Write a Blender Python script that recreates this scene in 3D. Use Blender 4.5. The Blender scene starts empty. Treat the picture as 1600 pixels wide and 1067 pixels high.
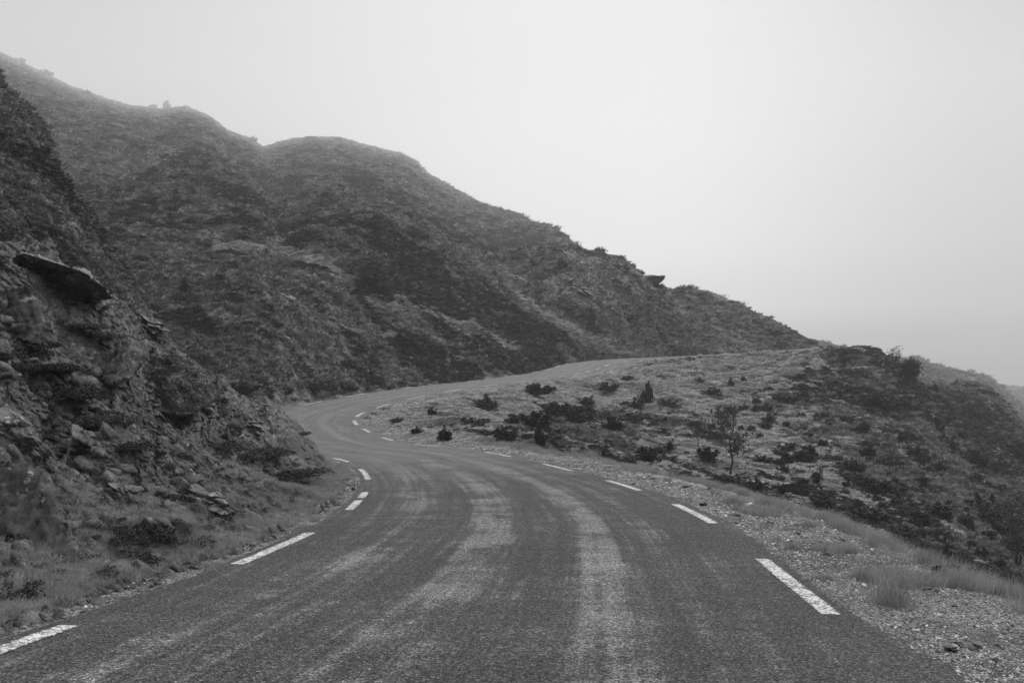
import bpy, math, random
import numpy as np
from mathutils import Vector, Matrix, Euler

S = bpy.context.scene
C = S.collection
R = random.Random(7)
rng = np.random.default_rng(11)

# ------------------------------------------------------------------ camera
F = 1400.0; H = 1.65; YH = 560.0
cam = bpy.data.cameras.new('camera')
cam.sensor_width = 36.0; cam.lens = 36.0 * F / 1600.0
cam.shift_y = (YH - 533.5) / 1600.0
cam.clip_start = 0.05; cam.clip_end = 6000
co = bpy.data.objects.new('camera', cam)
co.location = (0, 0, H); co.rotation_euler = (math.radians(90), 0, 0)
C.objects.link(co); S.camera = co

# ------------------------------------------------------------------ sky: a foggy overcast dome
SUN_EL, SUN_AZ = 42.0, 66.0          # azimuth clockwise from +Y
w = bpy.data.worlds.new('World'); S.world = w; w.use_nodes = True
nt = w.node_tree; nt.nodes.clear()
def N(t, k, **kw):
    n = t.nodes.new(k)
    for a, b in kw.items(): setattr(n, a, b)
    return n
def ramp(t, stops, interp='LINEAR'):
    n = t.nodes.new('ShaderNodeValToRGB'); cr = n.color_ramp; cr.interpolation = interp
    while len(cr.elements) < len(stops): cr.elements.new(0.5)
    for e, (p, v) in zip(cr.elements, stops): e.position = p; e.color = (v, v, v, 1)
    return n
out = N(nt, 'ShaderNodeOutputWorld'); bg = N(nt, 'ShaderNodeBackground'); bg.inputs[1].default_value = 1.0
sky = N(nt, 'ShaderNodeTexSky', sky_type='NISHITA', sun_disc=False, sun_elevation=math.radians(SUN_EL),
        sun_rotation=math.radians(SUN_AZ), dust_density=6.0, air_density=2.0)
bw = N(nt, 'ShaderNodeRGBToBW'); nt.links.new(sky.outputs[0], bw.inputs[0])
ms = N(nt, 'ShaderNodeMath', operation='MULTIPLY'); ms.inputs[1].default_value = 0.01; nt.links.new(bw.outputs[0], ms.inputs[0])
tc = N(nt, 'ShaderNodeTexCoord'); sp = N(nt, 'ShaderNodeSeparateXYZ'); nt.links.new(tc.outputs['Generated'], sp.inputs[0])
# height term: murky near the horizon, bright above
mz = N(nt, 'ShaderNodeMapRange'); mz.inputs[1].default_value = -0.06; mz.inputs[2].default_value = 0.94
nt.links.new(sp.outputs[2], mz.inputs[0])
rz = ramp(nt, [(0.0, .12), (0.045, .17), (0.075, .36), (0.12, .74), (0.19, .90), (0.28, .90), (0.43, .76), (.60, 1.7), (1.0, 2.9)], 'EASE')
nt.links.new(mz.outputs[0], rz.inputs[0])
# darker towards the left (the hill stands in the cloud)
mx = N(nt, 'ShaderNodeMapRange'); mx.inputs[1].default_value = -0.60; mx.inputs[2].default_value = 0.05
mx.inputs[3].default_value = 0.45; mx.inputs[4].default_value = 1.0; mx.interpolation_type = 'SMOOTHSTEP'
nt.links.new(sp.outputs[0], mx.inputs[0])
nz = N(nt, 'ShaderNodeTexNoise'); nz.inputs['Scale'].default_value = 1.6; nz.inputs['Detail'].default_value = 2
nt.links.new(tc.outputs['Generated'], nz.inputs['Vector'])
mn = N(nt, 'ShaderNodeMapRange'); mn.inputs[3].default_value = .93; mn.inputs[4].default_value = 1.07
nt.links.new(nz.outputs[0], mn.inputs[0])
mr_ = N(nt, 'ShaderNodeMapRange'); mr_.inputs[1].default_value = 0.14; mr_.inputs[2].default_value = 0.56; mr_.inputs[3].default_value = 1.0; mr_.inputs[4].default_value = 0.30
mr_.interpolation_type = 'SMOOTHSTEP'; nt.links.new(sp.outputs[0], mr_.inputs[0])
mxx = N(nt, 'ShaderNodeMath', operation='MULTIPLY'); nt.links.new(mx.outputs[0], mxx.inputs[0]); nt.links.new(mr_.outputs[0], mxx.inputs[1])
m1 = N(nt, 'ShaderNodeMath', operation='MULTIPLY'); nt.links.new(rz.outputs[0], m1.inputs[0]); nt.links.new(mxx.outputs[0], m1.inputs[1])
my = N(nt, 'ShaderNodeMapRange'); my.inputs[1].default_value = -0.5; my.inputs[2].default_value = 0.5   # the cloud is brightest ahead
my.inputs[3].default_value = 0.55; my.inputs[4].default_value = 1.0; my.interpolation_type = 'SMOOTHSTEP'; nt.links.new(sp.outputs[1], my.inputs[0])
m0 = N(nt, 'ShaderNodeMath', operation='MULTIPLY'); nt.links.new(m1.outputs[0], m0.inputs[0]); nt.links.new(my.outputs[0], m0.inputs[1])
m2 = N(nt, 'ShaderNodeMath', operation='MULTIPLY'); nt.links.new(m0.outputs[0], m2.inputs[0]); nt.links.new(mn.outputs[0], m2.inputs[1])
m3 = N(nt, 'ShaderNodeMath', operation='ADD'); nt.links.new(m2.outputs[0], m3.inputs[0]); nt.links.new(ms.outputs[0], m3.inputs[1])
nt.links.new(m3.outputs[0], bg.inputs[0]); nt.links.new(bg.outputs[0], out.inputs[0])

# ------------------------------------------------------------------ sun behind thick cloud
sl = bpy.data.lights.new('sun', 'SUN'); sl.energy = 2.8; sl.angle = math.radians(17); sl.color = (1, 1, 1)
so = bpy.data.objects.new('sun', sl); C.objects.link(so)
el, az = math.radians(SUN_EL), math.radians(SUN_AZ)
so.rotation_euler = Vector((math.sin(az)*math.cos(el), math.cos(az)*math.cos(el), math.sin(el))).to_track_quat('Z', 'Y').to_euler()
S.view_settings.view_transform = 'Standard'; S.view_settings.look = 'None'
S.view_settings.exposure = 0.22; S.view_settings.gamma = 1.0
S.cycles.max_bounces = 5; S.cycles.diffuse_bounces = 3; S.cycles.volume_bounces = 2
HAZE = 0.0006
S.cycles.use_denoising = True

# ------------------------------------------------------------------ helpers
def sstep(a, b, x):
    t = np.clip((x - a) / (b - a), 0, 1); return t*t*(3 - 2*t)
def hsh(i, j, s):
    h = (i.astype(np.int64)*374761393 + j.astype(np.int64)*668265263 + s*974634777) & 0xffffffff
    h = ((h ^ (h >> 13))*1274126177) & 0xffffffff
    h = (h ^ (h >> 16)) & 0xffffffff
    return (h / 4294967295.0).astype(np.float32)
def vnoise(x, y, s=0):
    xi = np.floor(x); yi = np.floor(y); fx = (x - xi).astype(np.float32); fy = (y - yi).astype(np.float32)
    fx = fx*fx*fx*(fx*(fx*6 - 15) + 10); fy = fy*fy*fy*(fy*(fy*6 - 15) + 10)
    xi = xi.astype(np.int64); yi = yi.astype(np.int64)
    a = hsh(xi, yi, s); b = hsh(xi+1, yi, s); c = hsh(xi, yi+1, s); d = hsh(xi+1, yi+1, s)
    return (a + (b-a)*fx + (c-a)*fy + (a-b-c+d)*fx*fy)*2 - 1
def fbm(x, y, s=0, o=3):
    r = 0; a = 1.0
    for k in range(o):
        r = r + a*vnoise(x, y, s+k*17); x = x*2.03 + 11.3; y = y*2.03 + 5.7; a *= .5
    return r / 1.6
def cells(u, v, s):
    """nearest cell: its own random number, offset inside it, and the gap to the next cell"""
    ui = np.floor(u).astype(np.int64); vi = np.floor(v).astype(np.int64)
    b1 = np.full(u.shape, 9.); b2 = np.full(u.shape, 9.); idh = np.zeros(u.shape); du = np.zeros(u.shape); dv = np.zeros(u.shape); h2 = np.zeros(u.shape)
    for i in (-1, 0, 1):
        for j in (-1, 0, 1):
            a, b = ui+i, vi+j; x = a+.15+.7*hsh(a, b, s)-u; y = b+.15+.7*hsh(a, b, s+1)-v; d = x*x+y*y; m = d < b1
            b2 = np.where(m, b1, np.minimum(b2, d)); b1 = np.where(m, d, b1)
            idh = np.where(m, hsh(a, b, s+2), idh); h2 = np.where(m, hsh(a, b, s+3), h2); du = np.where(m, -x, du); dv = np.where(m, -y, dv)
    return idh, h2, du, dv, np.sqrt(b2)-np.sqrt(b1)
def facets(u, v, s):
    h, h2, du, dv, gap = cells(u, v, s)
    return h + du*(h2-.5)*1.6 + dv*(h-.4)*1.4 - .35*(1-sstep(0, .14, gap))
def mesh_np(name, V, Fc, mat=None, parent=None, smooth=True, link=True):
    """V (n,3); Fc an (m,3) or (m,4) array, or a list of faces"""
    me = bpy.data.meshes.new(name); V = np.asarray(V, np.float32)
    if isinstance(Fc, np.ndarray):
        k = Fc.shape[1]; m = len(Fc)
        me.vertices.add(len(V)); me.vertices.foreach_set('co', V.ravel())
        me.loops.add(m*k); me.loops.foreach_set('vertex_index', Fc.astype(np.int32).ravel())
        me.polygons.add(m); me.polygons.foreach_set('loop_start', np.arange(0, m*k, k, dtype=np.int32))
        me.update(calc_edges=True)
    else:
        me.from_pydata([tuple(v) for v in V], [], Fc)
    if smooth: me.polygons.foreach_set('use_smooth', np.ones(len(me.polygons), bool))
    if mat: me.materials.append(mat)
    o = bpy.data.objects.new(name, me)
    if link: C.objects.link(o)
    if parent: o.parent = parent
    return o
def tag(o, label=None, cat=None, group=None, kind=None):
    if label: o['label'] = label
    if cat: o['category'] = cat
    if group: o['group'] = group
    if kind: o['kind'] = kind
    return o
def attr(o, name, arr):
    a = o.data.attributes.new(name, 'FLOAT', 'POINT'); a.data.foreach_set('value', np.asarray(arr, np.float32).ravel())

# ------------------------------------------------------------------ road centre line (world metres)
RP = np.array([[-1.9,-12,.5],[-1.45,-7,.38],[-1.15,-3,.25],[-0.85,.3,.12],[-0.538,4.029,0.006],[-0.136,7.972,-0.307],[0.123,12.088,-0.565],[-0.118,16.431,-0.827],
 [-0.732,20.946,-1.125],[-1.763,25.641,-1.396],[-3.412,30.472,-1.617],[-6.663,35.078,-1.76],[-9.23,40.857,-1.714],[-10.973,47.594,-1.54],
 [-10.55,55.154,-1.28],[-8.628,63.151,-0.973],[-5.682,71.285,-0.671],[-1.44,79.208,-0.386],[2.94,87.242,-0.009],[6.477,95.663,0.5],
 [9.274,104.203,1.087],[14.263,111.28,1.552],[21.908,115.233,1.919],[30.605,115.576,2.382],[38.717,113.0,3.0],[43.5,116.5,3.1],[45,123,3.15]])
def catmull(P, n):
    P = np.vstack([2*P[0]-P[1], P, 2*P[-1]-P[-2]]); o = []
    for i in range(1, len(P)-2):
        t = np.linspace(0, 1, n, endpoint=False)[:, None]; a, b, c, d = P[i-1], P[i], P[i+1], P[i+2]
        o.append(.5*((2*b)+(-a+c)*t+(2*a-5*b+4*c-d)*t**2+(-a+3*b-3*c+d)*t**3))
    o.append(P[-2][None]); return np.vstack(o)
RC = catmull(RP, 24)
RT = np.gradient(RC, axis=0)[:, :2]; RT /= np.linalg.norm(RT, axis=1)[:, None]
RN = np.stack([-RT[:, 1], RT[:, 0]], 1)                    # towards the left verge
RS = np.concatenate([[0], np.cumsum(np.linalg.norm(np.diff(RC[:, :2], axis=0), axis=1))])
HW = 2.6
def road_side(off):
    q = RC.copy(); q[:, :2] += RN*off; return q
def pix(q):
    return 800 + F*q[:, 0]/q[:, 1], YH - F*(q[:, 2]-H)/q[:, 1]

# ------------------------------------------------------------------ the land: height above each ground point
IR = np.interp
def hill(px, Y, T, M, G, s0, s1, valid=None, g0=1.0):
    """T, M, G: rows (px, Y, py) of toe, middle, ridge"""
    def col(A):
        A = np.array(A, float); y = IR(px, A[:, 0], A[:, 1]); p = IR(px, A[:, 0], A[:, 2])
        return y, H + (YH - p)/F*y
    yt, zt = col(T); ym, zm = col(M); yr, zr = col(G)
    a = (zm-zt)/np.maximum(ym-yt, .1); b = (zr-zm)/np.maximum(yr-ym, .1)
    mm = np.where(a*b > 0, 2*a*b/np.where(a+b == 0, 1, a+b), 0); mm = np.where((b > 0) & (yr > 180), np.minimum(mm, b), mm); mt = a*g0; mr = np.maximum(b*.45, 1.03*(zr-H)/yr)
    def herm(t, p0, p1, m0, m1, L):
        return p0*(2*t**3-3*t**2+1) + p1*(3*t**2-2*t**3) + L*(m0*(t**3-2*t**2+t) + m1*(t**3-t**2))
    z = np.where(Y < yt, zt - s0*(yt-Y),
        np.where(Y < ym, herm(np.clip((Y-yt)/(ym-yt), 0, 1), zt, zm, mt, mm, ym-yt),
        np.where(Y < yr, herm(np.clip((Y-ym)/(yr-ym), 0, 1), zm, zr, mm, mr, yr-ym),
                 zr - s1*np.maximum(Y-yr, 0)*np.clip((Y-yr)/8+.3, 0, 1))))
    if valid is not None: z = z + valid
    return z
# far road: both edges as seen beyond the bend
i0 = 13*24
_pl = pix(road_side(HW+1.0)[i0:]); _pr = pix(road_side(-HW-.6)[i0:])
def far_line(side, off, pts):
    q = road_side(off); px, py = pix(q); res = []
    for p in pts:
        d = np.abs(px - p); d[:i0] = 1e9; d[25*24+1:] = 1e9
        k = int(np.argmin(d)); res.append((p, q[k, 1], py[k]))
    return res
CT = [(-1400, 46, 640), (300, 46, 640), (440, 49, 642)] + far_line(1, HW+.9, [500, 560, 620, 680, 740, 800, 850, 885]) + [(910, 112, 566), (1000, 118, 560), (1100, 121, 557)]
DT = far_line(1, HW+1.2, [620, 700, 760, 820, 870, 890]) + [(915, 113, 566), (960, 116.5, 561.5), (1050, 121, 557), (1170, 121.5, 551), (1300, 119, 541.5)]
FRt = far_line(-1, -HW-.5, [600, 660, 720, 780, 840, 890, 930, 960, 1000, 1080, 1170, 1230, 1270])
FRt = [(p, y, v) for p, y, v in FRt]
FR = [(556, 46, 656)] + FRt + [(1300, 111, 539), (1345, 109, 538), (1372, 106, 546), (1400, 102, 562), (1430, 99, 585), (1448, 100, 606), (1480, 118, 600), (1525, 128, 593),
      (1550, 128, 601), (1575, 123, 631), (1600, 118, 662), (1700, 105, 780), (2900, 90, 1000)]
HA = dict(T=[(-1400, 4.6, 1300), (-400, 6.2, 990), (0, 7.7, 905), (120, 7.8, 905), (200, 8.1, 898), (300, 9.6, 852), (400, 12.5, 802), (500, 18.5, 748), (545, 22.5, 724), (600, 26, 712)],
          M=[(-1400, 7.5, 560), (-400, 9.3, 610), (0, 10.6, 650), (120, 12, 660), (200, 13, 680), (300, 15.5, 690), (400, 19, 705), (500, 21.5, 722), (545, 24, 724), (600, 27, 716)],
          G=[(-1400, 11, -300), (-400, 13, 180), (-100, 14.5, 350), (0, 16, 392), (60, 16.5, 408), (110, 17.5, 440), (170, 18.5, 474), (215, 20, 505), (250, 21, 530), (290, 22.5, 553), (330, 24, 583), (370, 25.5, 610),
             (400, 26.5, 628), (440, 26, 652), (470, 25.5, 676), (500, 25, 697), (520, 25, 712), (545, 25.5, 723), (600, 29, 717)])
HB = dict(T=[(-1400, 20, 560), (0, 24, 610), (340, 30, 640)], M=[(-1400, 28, 200), (-200, 33, 330), (0, 34, 370), (100, 35, 430), (200, 36, 520), (300, 38, 590), (340, 38, 630)],
          G=[(-1400, 45, -700), (-600, 44, -300), (-200, 44, -30), (0, 45, 108), (30, 45, 140), (60, 45, 172), (78, 45, 190), (90, 44, 225), (110, 44, 275), (135, 44, 325), (160, 44, 372), (200, 44, 432), (250, 44, 505), (300, 44, 570), (340, 44, 625)])
HC1 = dict(T=CT, M=[(-1400, 95, 200), (0, 100, 290), (200, 104, 300), (400, 110, 320), (460, 116, 370), (560, 130, 420)],
           G=[(-1400, 1100, 10), (-300, 1450, 20), (0, 1500, 82), (35, 1500, 98), (100, 1500, 130), (150, 1500, 149), (200, 1500, 164), (250, 1480, 170), (290, 1460, 166), (330, 1450, 183), (355, 1450, 204), (390, 1440, 216), (415, 1430, 232), (440, 1400, 252), (500, 1100, 330), (560, 350, 420)])
HC2 = dict(T=CT, M=[(-1400, 90, 480), (200, 85, 450), (350, 95, 400), (500, 102, 350), (600, 112, 360), (700, 122, 390), (800, 130, 425), (900, 133, 450), (960, 134, 470), (1000, 135, 500)],
           G=[(-1400, 150, 420), (200, 160, 370), (300, 190, 300), (360, 600, 255), (415, 1200, 229), (440, 1250, 221), (480, 1300, 214), (530, 1320, 215), (580, 1320, 229), (630, 1300, 241), (652, 1250, 254), (668, 1150, 272), (700, 1000, 289), (740, 800, 313), (800, 560, 334),
              (860, 360, 354), (900, 270, 378), (930, 210, 396), (960, 172, 420), (1000, 160, 470), (1050, 150, 540)])
HD = dict(T=DT, M=[(620, 112, 540), (760, 118, 480), (850, 120, 462), (930, 122, 470), (1000, 123, 490), (1050, 123, 520), (1100, 122.5, 548)],
          G=[(620, 125, 520), (700, 132, 430), (800, 138, 388), (870, 140, 382), (930, 140, 396), (965, 139, 400), (985, 138, 408), (1003, 137, 424), (1020, 136, 434), (1040, 133, 447), (1060, 130, 478), (1080, 127, 512), (1100, 124, 550), (1150, 123, 600)])
HE = dict(T=DT, M=[(960, 140, 510), (1100, 140, 505), (1200, 137, 525), (1285, 125, 541), (1300, 120, 560)],
          G=[(940, 170, 490), (1000, 170, 462), (1040, 170, 449), (1078, 170, 447), (1105, 168, 453), (1140, 164, 468), (1200, 156, 490), (1240, 146, 513), (1265, 137, 530), (1283, 130, 541), (1300, 124, 560), (1400, 122, 640)])
HF = dict(T=[(556, 33, 672), (600, 29, 688), (700, 28, 704), (800, 29, 718), (900, 32, 732), (1000, 36, 748), (1100, 38, 765), (1200, 38, 790), (1300, 37, 818), (1400, 36, 858), (1500, 34, 905), (1600, 32, 962), (2900, 28, 1300)],
          M=[(556, 40, 660), (600, 38, 655), (700, 46, 652), (800, 52, 655), (900, 60, 655), (1000, 68, 652), (1100, 70, 655), (1200, 71, 655), (1300, 71, 660), (1400, 70, 690), (1500, 68, 740), (1600, 64, 800), (2900, 50, 1100)],
          G=FR)
HG = dict(T=[(1100, 190, 620), (1600, 190, 680), (2900, 190, 900)], M=[(1100, 225, 590), (1420, 225, 585), (1500, 225, 605), (1600, 225, 665), (2900, 225, 800)],
          G=[(1100, 442, 540), (1240, 442, 531), (1290, 442, 533), (1340, 442, 545), (1395, 442, 559), (1435, 445, 556), (1460, 448, 569), (1490, 455, 577), (1520, 459, 581), (1548, 459, 591), (1570, 455, 606), (1600, 442, 640), (1700, 408, 720), (2900, 391, 780)])
HH = dict(T=[(1100, 500, 640), (2900, 500, 680)], M=[(1100, 700, 606), (2900, 700, 630)], G=[(1100, 1100, 590), (1500, 1100, 594), (1560, 1100, 600), (1620, 1100, 604), (1700, 1100, 600), (1900, 1100, 580), (2900, 1100, 570)])

def road_field(X, Y):
    """distance to the centre line, side (+ left), smoothly averaged road height"""
    sh = X.shape; x = X.ravel(); y = Y.ravel(); n = len(x)
    d = np.full(n, 1e3, np.float32); sd = np.ones(n, np.float32); zz = np.zeros(n, np.float32)
    act = np.where((y < 150) & (x < 75) & (x > -40))[0]
    P = RC[::4]; Nn = RN[::4]
    for k in range(0, len(act), 60000):
        a = act[k:k+60000]; dx = x[a, None] - P[None, :, 0]; dy = y[a, None] - P[None, :, 1]
        d2 = dx*dx + dy*dy; j = d2.argmin(1); ii = np.arange(len(a))
        # refine onto the neighbouring segments
        j0 = np.clip(j, 1, len(P)-2); best = np.full(len(a), 1e9); s = np.ones(len(a))
        for q in (0, 1):
            A = P[j0-1+q]; B = P[j0+q]; e = B[:, :2]-A[:, :2]; L = (e**2).sum(1)
            t = np.clip(((x[a]-A[:, 0])*e[:, 0] + (y[a]-A[:, 1])*e[:, 1])/L, 0, 1)
            vx = x[a]-A[:, 0]-t*e[:, 0]; vy = y[a]-A[:, 1]-t*e[:, 1]; dd = np.hypot(vx, vy)
            m = dd < best; best[m] = dd[m]; s[m] = np.sign(e[m, 0]*vy[m]-e[m, 1]*vx[m])
        ww = 1/(d2+1.0)**4
        d[a] = best; sd[a] = s; zz[a] = (ww*P[None, :, 2]).sum(1)/ww.sum(1)
    return d.reshape(sh), sd.reshape(sh), zz.reshape(sh)

def tube_mask(px, py, pts, wd):
    """pixel-traced ribbon on the land, evaluated where the ground lies"""
    m = np.zeros(px.shape, np.float32)
    for (a, b), (c, d) in zip(pts[:-1], pts[1:]):
        e = (c-a)**2+(d-b)**2; t = np.clip(((px-a)*(c-a)+(py-b)*(d-b))/e, 0, 1)
        m = np.maximum(m, np.exp(-(((px-a-t*(c-a))**2+(py-b-t*(d-b))**2)/wd**2)))
    return m
def blob(px, py, cx, cy, rx, ry, a=0):
    ca, sa = math.cos(math.radians(a)), math.sin(math.radians(a)); u = (px-cx)*ca+(py-cy)*sa; v = -(px-cx)*sa+(py-cy)*ca
    return np.exp(-((u/rx)**2+(v/ry)**2))

def land(px, Y):
    X = (px-800)/F*Y
    fl = np.float32
    wA = fbm(X*.35+3, Y*.35, 5, 2)
    z = {}
    z['A'] = hill(px, Y, **HA, s0=0.0, s1=.55, valid=-60*sstep(575, 640, px))
    z['B'] = hill(px, Y, **HB, s0=.6, s1=.8, valid=-90*sstep(320, 380, px))
    z['C1'] = hill(px, Y, **HC1, s0=1.5, s1=.5, valid=-200*sstep(560, 640, px))
    z['C2'] = hill(px, Y, **HC2, s0=1.5, s1=.5, valid=-200*sstep(1050, 1100, px))
    z['D'] = hill(px, Y, **HD, s0=1.5, s1=.9, valid=-80*sstep(1110, 1160, px)-60*(1-sstep(560, 640, px)))
    z['E'] = hill(px, Y, **HE, s0=1.5, s1=.6, valid=-80*sstep(1300, 1360, px)-60*(1-sstep(930, 980, px)))
    z['F'] = hill(px, Y, **HF, s0=.03, s1=.45, valid=-60*(1-sstep(520, 560, px)))
    z['G'] = hill(px, Y, **HG, s0=.5, s1=.3, valid=-100*(1-sstep(1180, 1260, px)))
    z['H'] = hill(px, Y, **HH, s0=.3, s1=.1, valid=-100*(1-sstep(1180, 1260, px)))
    base = np.where(px < 560, -1.9, -60.) + np.where(px < 560, 0, 0)*Y
    base = np.maximum(base, -60)
    names = list(z); st = np.stack([z[k] for k in names]); idx = st.argmax(0)
    zt = np.maximum(st.max(0), base)
    rd, sd, rz = road_field(X, Y)
    py = YH - F*(zt-H)/Y
    which = {k: (idx == i) for i, k in enumerate(names)}
    A = which['A'] & (px < 600)
    # ---------------- masks
    rock = np.zeros(px.shape); grass = np.zeros(px.shape)
    n1 = fbm(X*.45, Y*.45+7, 31, 4); n2 = fbm(X*1.3, Y*1.3, 47, 3)
    # near bank: rock breaks through the turf in slanted bands
    bandA = fbm((X*.75+zt*.75)*.9, (Y*.6-X*.3)*.33, 61, 4)
    rA = sstep(-.09, .19, bandA + .45*(blob(px, py, 60, 800, 130, 90, 40) + blob(px, py, 270, 590, 100, 50, 25) + blob(px, py, 30, 490, 55, 60)
          + .6*blob(px, py, 330, 790, 50, 40) + .5*blob(px, py, 210, 690, 90, 60, 40)+.4*blob(px, py, 220, 505, 60, 20, 25)) - .10)
    rock = np.where(A & (Y > 6.5), rA, rock)
    rD = sstep(.25, .5, n1*.5 + .75*blob(px, py, 940, 460, 75, 50, 25) + .55*blob(px, py, 1020, 540, 60, 22, 10) + .5*blob(px, py, 890, 440, 40, 26)+.4*blob(px, py, 1060, 480, 20, 45))
    rock = np.where(which['D'], rD, rock)
    rC = sstep(.45, .65, n1*.55 + .42*blob(px, py, 720, 570, 60, 14, 20) + .5*blob(px, py, 770, 420, 12, 8) + .5*blob(px, py, 450, 463, 14, 8) + .4*blob(px, py, 690, 495, 30, 10) + .4*blob(px, py, 600, 545, 40, 12)+ .4*blob(px, py, 330, 190, 40, 16, 20)+.35*blob(px, py, 140, 170, 50, 20, 40))
    rock = np.where(which['C1'] | which['C2'], rC, rock)
    rB = sstep(.30, .55, n1*.6 + .35*blob(px, py, 40, 330, 60, 90, 60)) * .8
    rock = np.where(which['B'], rB, rock)
    rF = sstep(.5, .7, n1*.5 + .7*blob(px, py, 1265, 598, 26, 10) + .6*blob(px, py, 1483, 675, 14, 22) + .5*blob(px, py, 1330, 650, 40, 12, 10) + .5*blob(px, py, 1545, 615, 10, 16)+.4*blob(px, py, 1555, 715, 25, 22))
    rock = np.where(which['F'], rF, rock)
    gr = (.85*tube_mask(px, py, [(340, 358), (400, 364), (450, 376), (490, 392), (515, 412), (545, 432)], 9)
          + .7*tube_mask(px, py, [(575, 455), (620, 478), (680, 498), (740, 512), (800, 530)], 9)
          + .55*blob(px, py, 250, 372, 60, 9, 5) + .6*blob(px, py, 240, 235, 55, 10) + .5*blob(px, py, 610, 520, 60, 10, 8)
          + .5*tube_mask(px, py, [(790, 430), (850, 490), (900, 520), (990, 552)], 11) + .6*blob(px, py, 960, 545, 60, 9, 15)+.5*blob(px, py, 1120, 460, 40, 8, 10))
    gr = gr + (.35*n1+.25*n2)*(gr > .08)
    gr = np.where(which['C1'] | which['C2'] | which['D'] | which['E'], gr, 0)
    gF = np.clip(.34 - .40*sstep(1230, 1450, px) + .75*n1 + .45*n2 + .9*blob(px, py, 1090, 585, 200, 26, -3) + .75*blob(px, py, 690, 645, 95, 26) + .8*tube_mask(px, py, [(760, 630), (900, 612), (1050, 610), (1120, 640), (1200, 690), (1230, 700)], 20)
          + .75*tube_mask(px, py, [(1060, 700), (1180, 728), (1270, 735), (1330, 770), (1400, 790), (1500, 830)], 13) - .55*blob(px, py, 900, 665, 60, 30, 20) - .5*blob(px, py, 1400, 620, 120, 40, 20) - .5*blob(px, py, 1520, 760, 100, 70), 0, 1)
    gF = np.where(which['F'], gF, 0)
    gA = np.where(A, np.clip(.45 + .7*n2 + .5*blob(px, py, 235, 520, 60, 16, 20) - .6*tube_mask(px, py, [(90, 470), (150, 500)], 14) - .6*tube_mask(px, py, [(40, 560), (110, 600), (170, 650)], 16)
          - .7*tube_mask(px, py, [(330, 655), (390, 690), (470, 735)], 22), 0, 1), 0)
    grass = np.maximum.reduce([gr, gF, gA])
    # ---------------- relief at every scale the eye can still resolve
    px_m = Y/F*1.6
    slope_out = sstep(2.9, 6.5, rd)
    dz = np.zeros(px.shape)
    far = (Y > 26)
    for lam, cc in ((48, .030), (22, .036), (10, .060), (5, .10), (2.4, .17), (1.2, .20), (.6, .17), (.3, .15), (.15, .11)):
        wv = sstep(1.2, 3.2, lam/px_m) * (1-sstep(.10, .3, lam/Y)) * np.where(rd < 30, np.clip((rd-2.5)/lam, 0, 1), 1)
        if wv.max() <= 0: continue
        st_ = np.where(which['C1'] | which['C2'], 1.35, np.where(A, 1.0, 1.15))                       # tussocks run along the contour
        v = vnoise(X/(lam*st_)+3.1, (Y+zt*.6)/lam+1.7, int(lam*100))
        v = np.where(far, .62-2*np.abs(v), v)           # creased on the hills
        dz += wv*lam*cc*v
    # slanted strata in the rock
    q = (X*.62+zt*.9+.25*Y+.35*fbm(X*.9, Y*.9, 3, 2))
    saw = lambda t: (t-np.floor(t))
    fac = np.zeros(px.shape); nw = fbm(X*1.5, Y*1.5+zt, 13, 2)
    for msk, su, sv, amp, sd0 in ((A & (rock > .03), 1.1, .42, .26, 301), (A & (rock > .03), .38, .15, .13, 311), (which['D'] & (rock > .03), 5.5, 3.2, 1.5, 321), (which['D'] & (rock > .03), 2.0, 1.3, .7, 331),
                          ((which['C1'] | which['C2'] | which['B'] | which['F']) & (rock > .03), 2.6, 1.4, .9, 341)):
        if msk.any():
            xx, yy_, z_, n_ = X[msk], Y[msk], zt[msk], nw[msk]
            fac[msk] += amp*-.55+amp*facets((xx*.7-z_*.7+.3*yy_+.15*n_)/su, (xx*.7+z_*.7+.45*yy_+.1*n_)/sv, sd0)
    fac = fac*np.where(which['D'], 1-.85*sstep(124, 136, Y), 1.0)
    strata = np.where(A, .13*saw(q*1.15)+.07*saw(q*2.9+.3)+.035*saw(q*7.1) + .12*np.abs(fbm(X*2.1, Y*2.1, 71, 4)),
                      np.where(which['D'], .2, .5)*saw(q*.28)+.35*np.abs(fbm(X*.5, Y*.5, 72, 4)))
    rockw = rock*slope_out
    dz = dz*np.where(which['E'] | which['G'], .4, 1.0)*np.where(which['F'], .6, np.where(which['D'], .5, 1.0))
    zt2 = zt + dz*(1-.35*rock) + rockw*(.5*strata+fac)
    # little terraces trodden along the contours, and broad gullies down the hill
    CC = which['C1'] | which['C2']; tq = (zt + 1.5*fbm(X*.09, Y*.07, 401, 3) + X*.10)
    ta = (CC*1.0 + which['E']*.12 + which['F']*.3 + which['B']*.8)*slope_out*sstep(28, 40, Y)
    zt2 = zt2 + ta*(.34*sstep(60, 150, Y)+.16)*(saw(tq/(1.3))-.5)*sstep(-.3, .3, vnoise(X*.13, Y*.1, 402)) + ta*sstep(80, 160, Y)*(1-sstep(160, 300, Y))*(saw(tq/3.4)-.5)*sstep(-.2, .4, vnoise(X*.05+5, Y*.04, 403))
    zt2 = zt2 + CC*sstep(72, 100, Y)*(1-sstep(170, 300, Y))*1.9*fbm((X+zt*.9)/13, (X*.5-zt*.5+Y*.2)/34, 405, 2)
    zt2 = zt2 - CC*sstep(72, 105, Y)*(1-sstep(190, 330, Y))*7.0*(1-np.abs(vnoise(X/26+Y*.018+.4*fbm(X*.03, Y*.03, 7, 2), Y/120, 404)))**3
    # ---------------- the road bench cut into it
    inL = sstep(2.75, 4.3, rd + .25*n2*sstep(5, 9, Y)); dR = rd-4.15-.25*n2*sstep(4, 9, Y)
    shelf = rz - .022 - .06*sstep(2.8, 4.2, rd)
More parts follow.
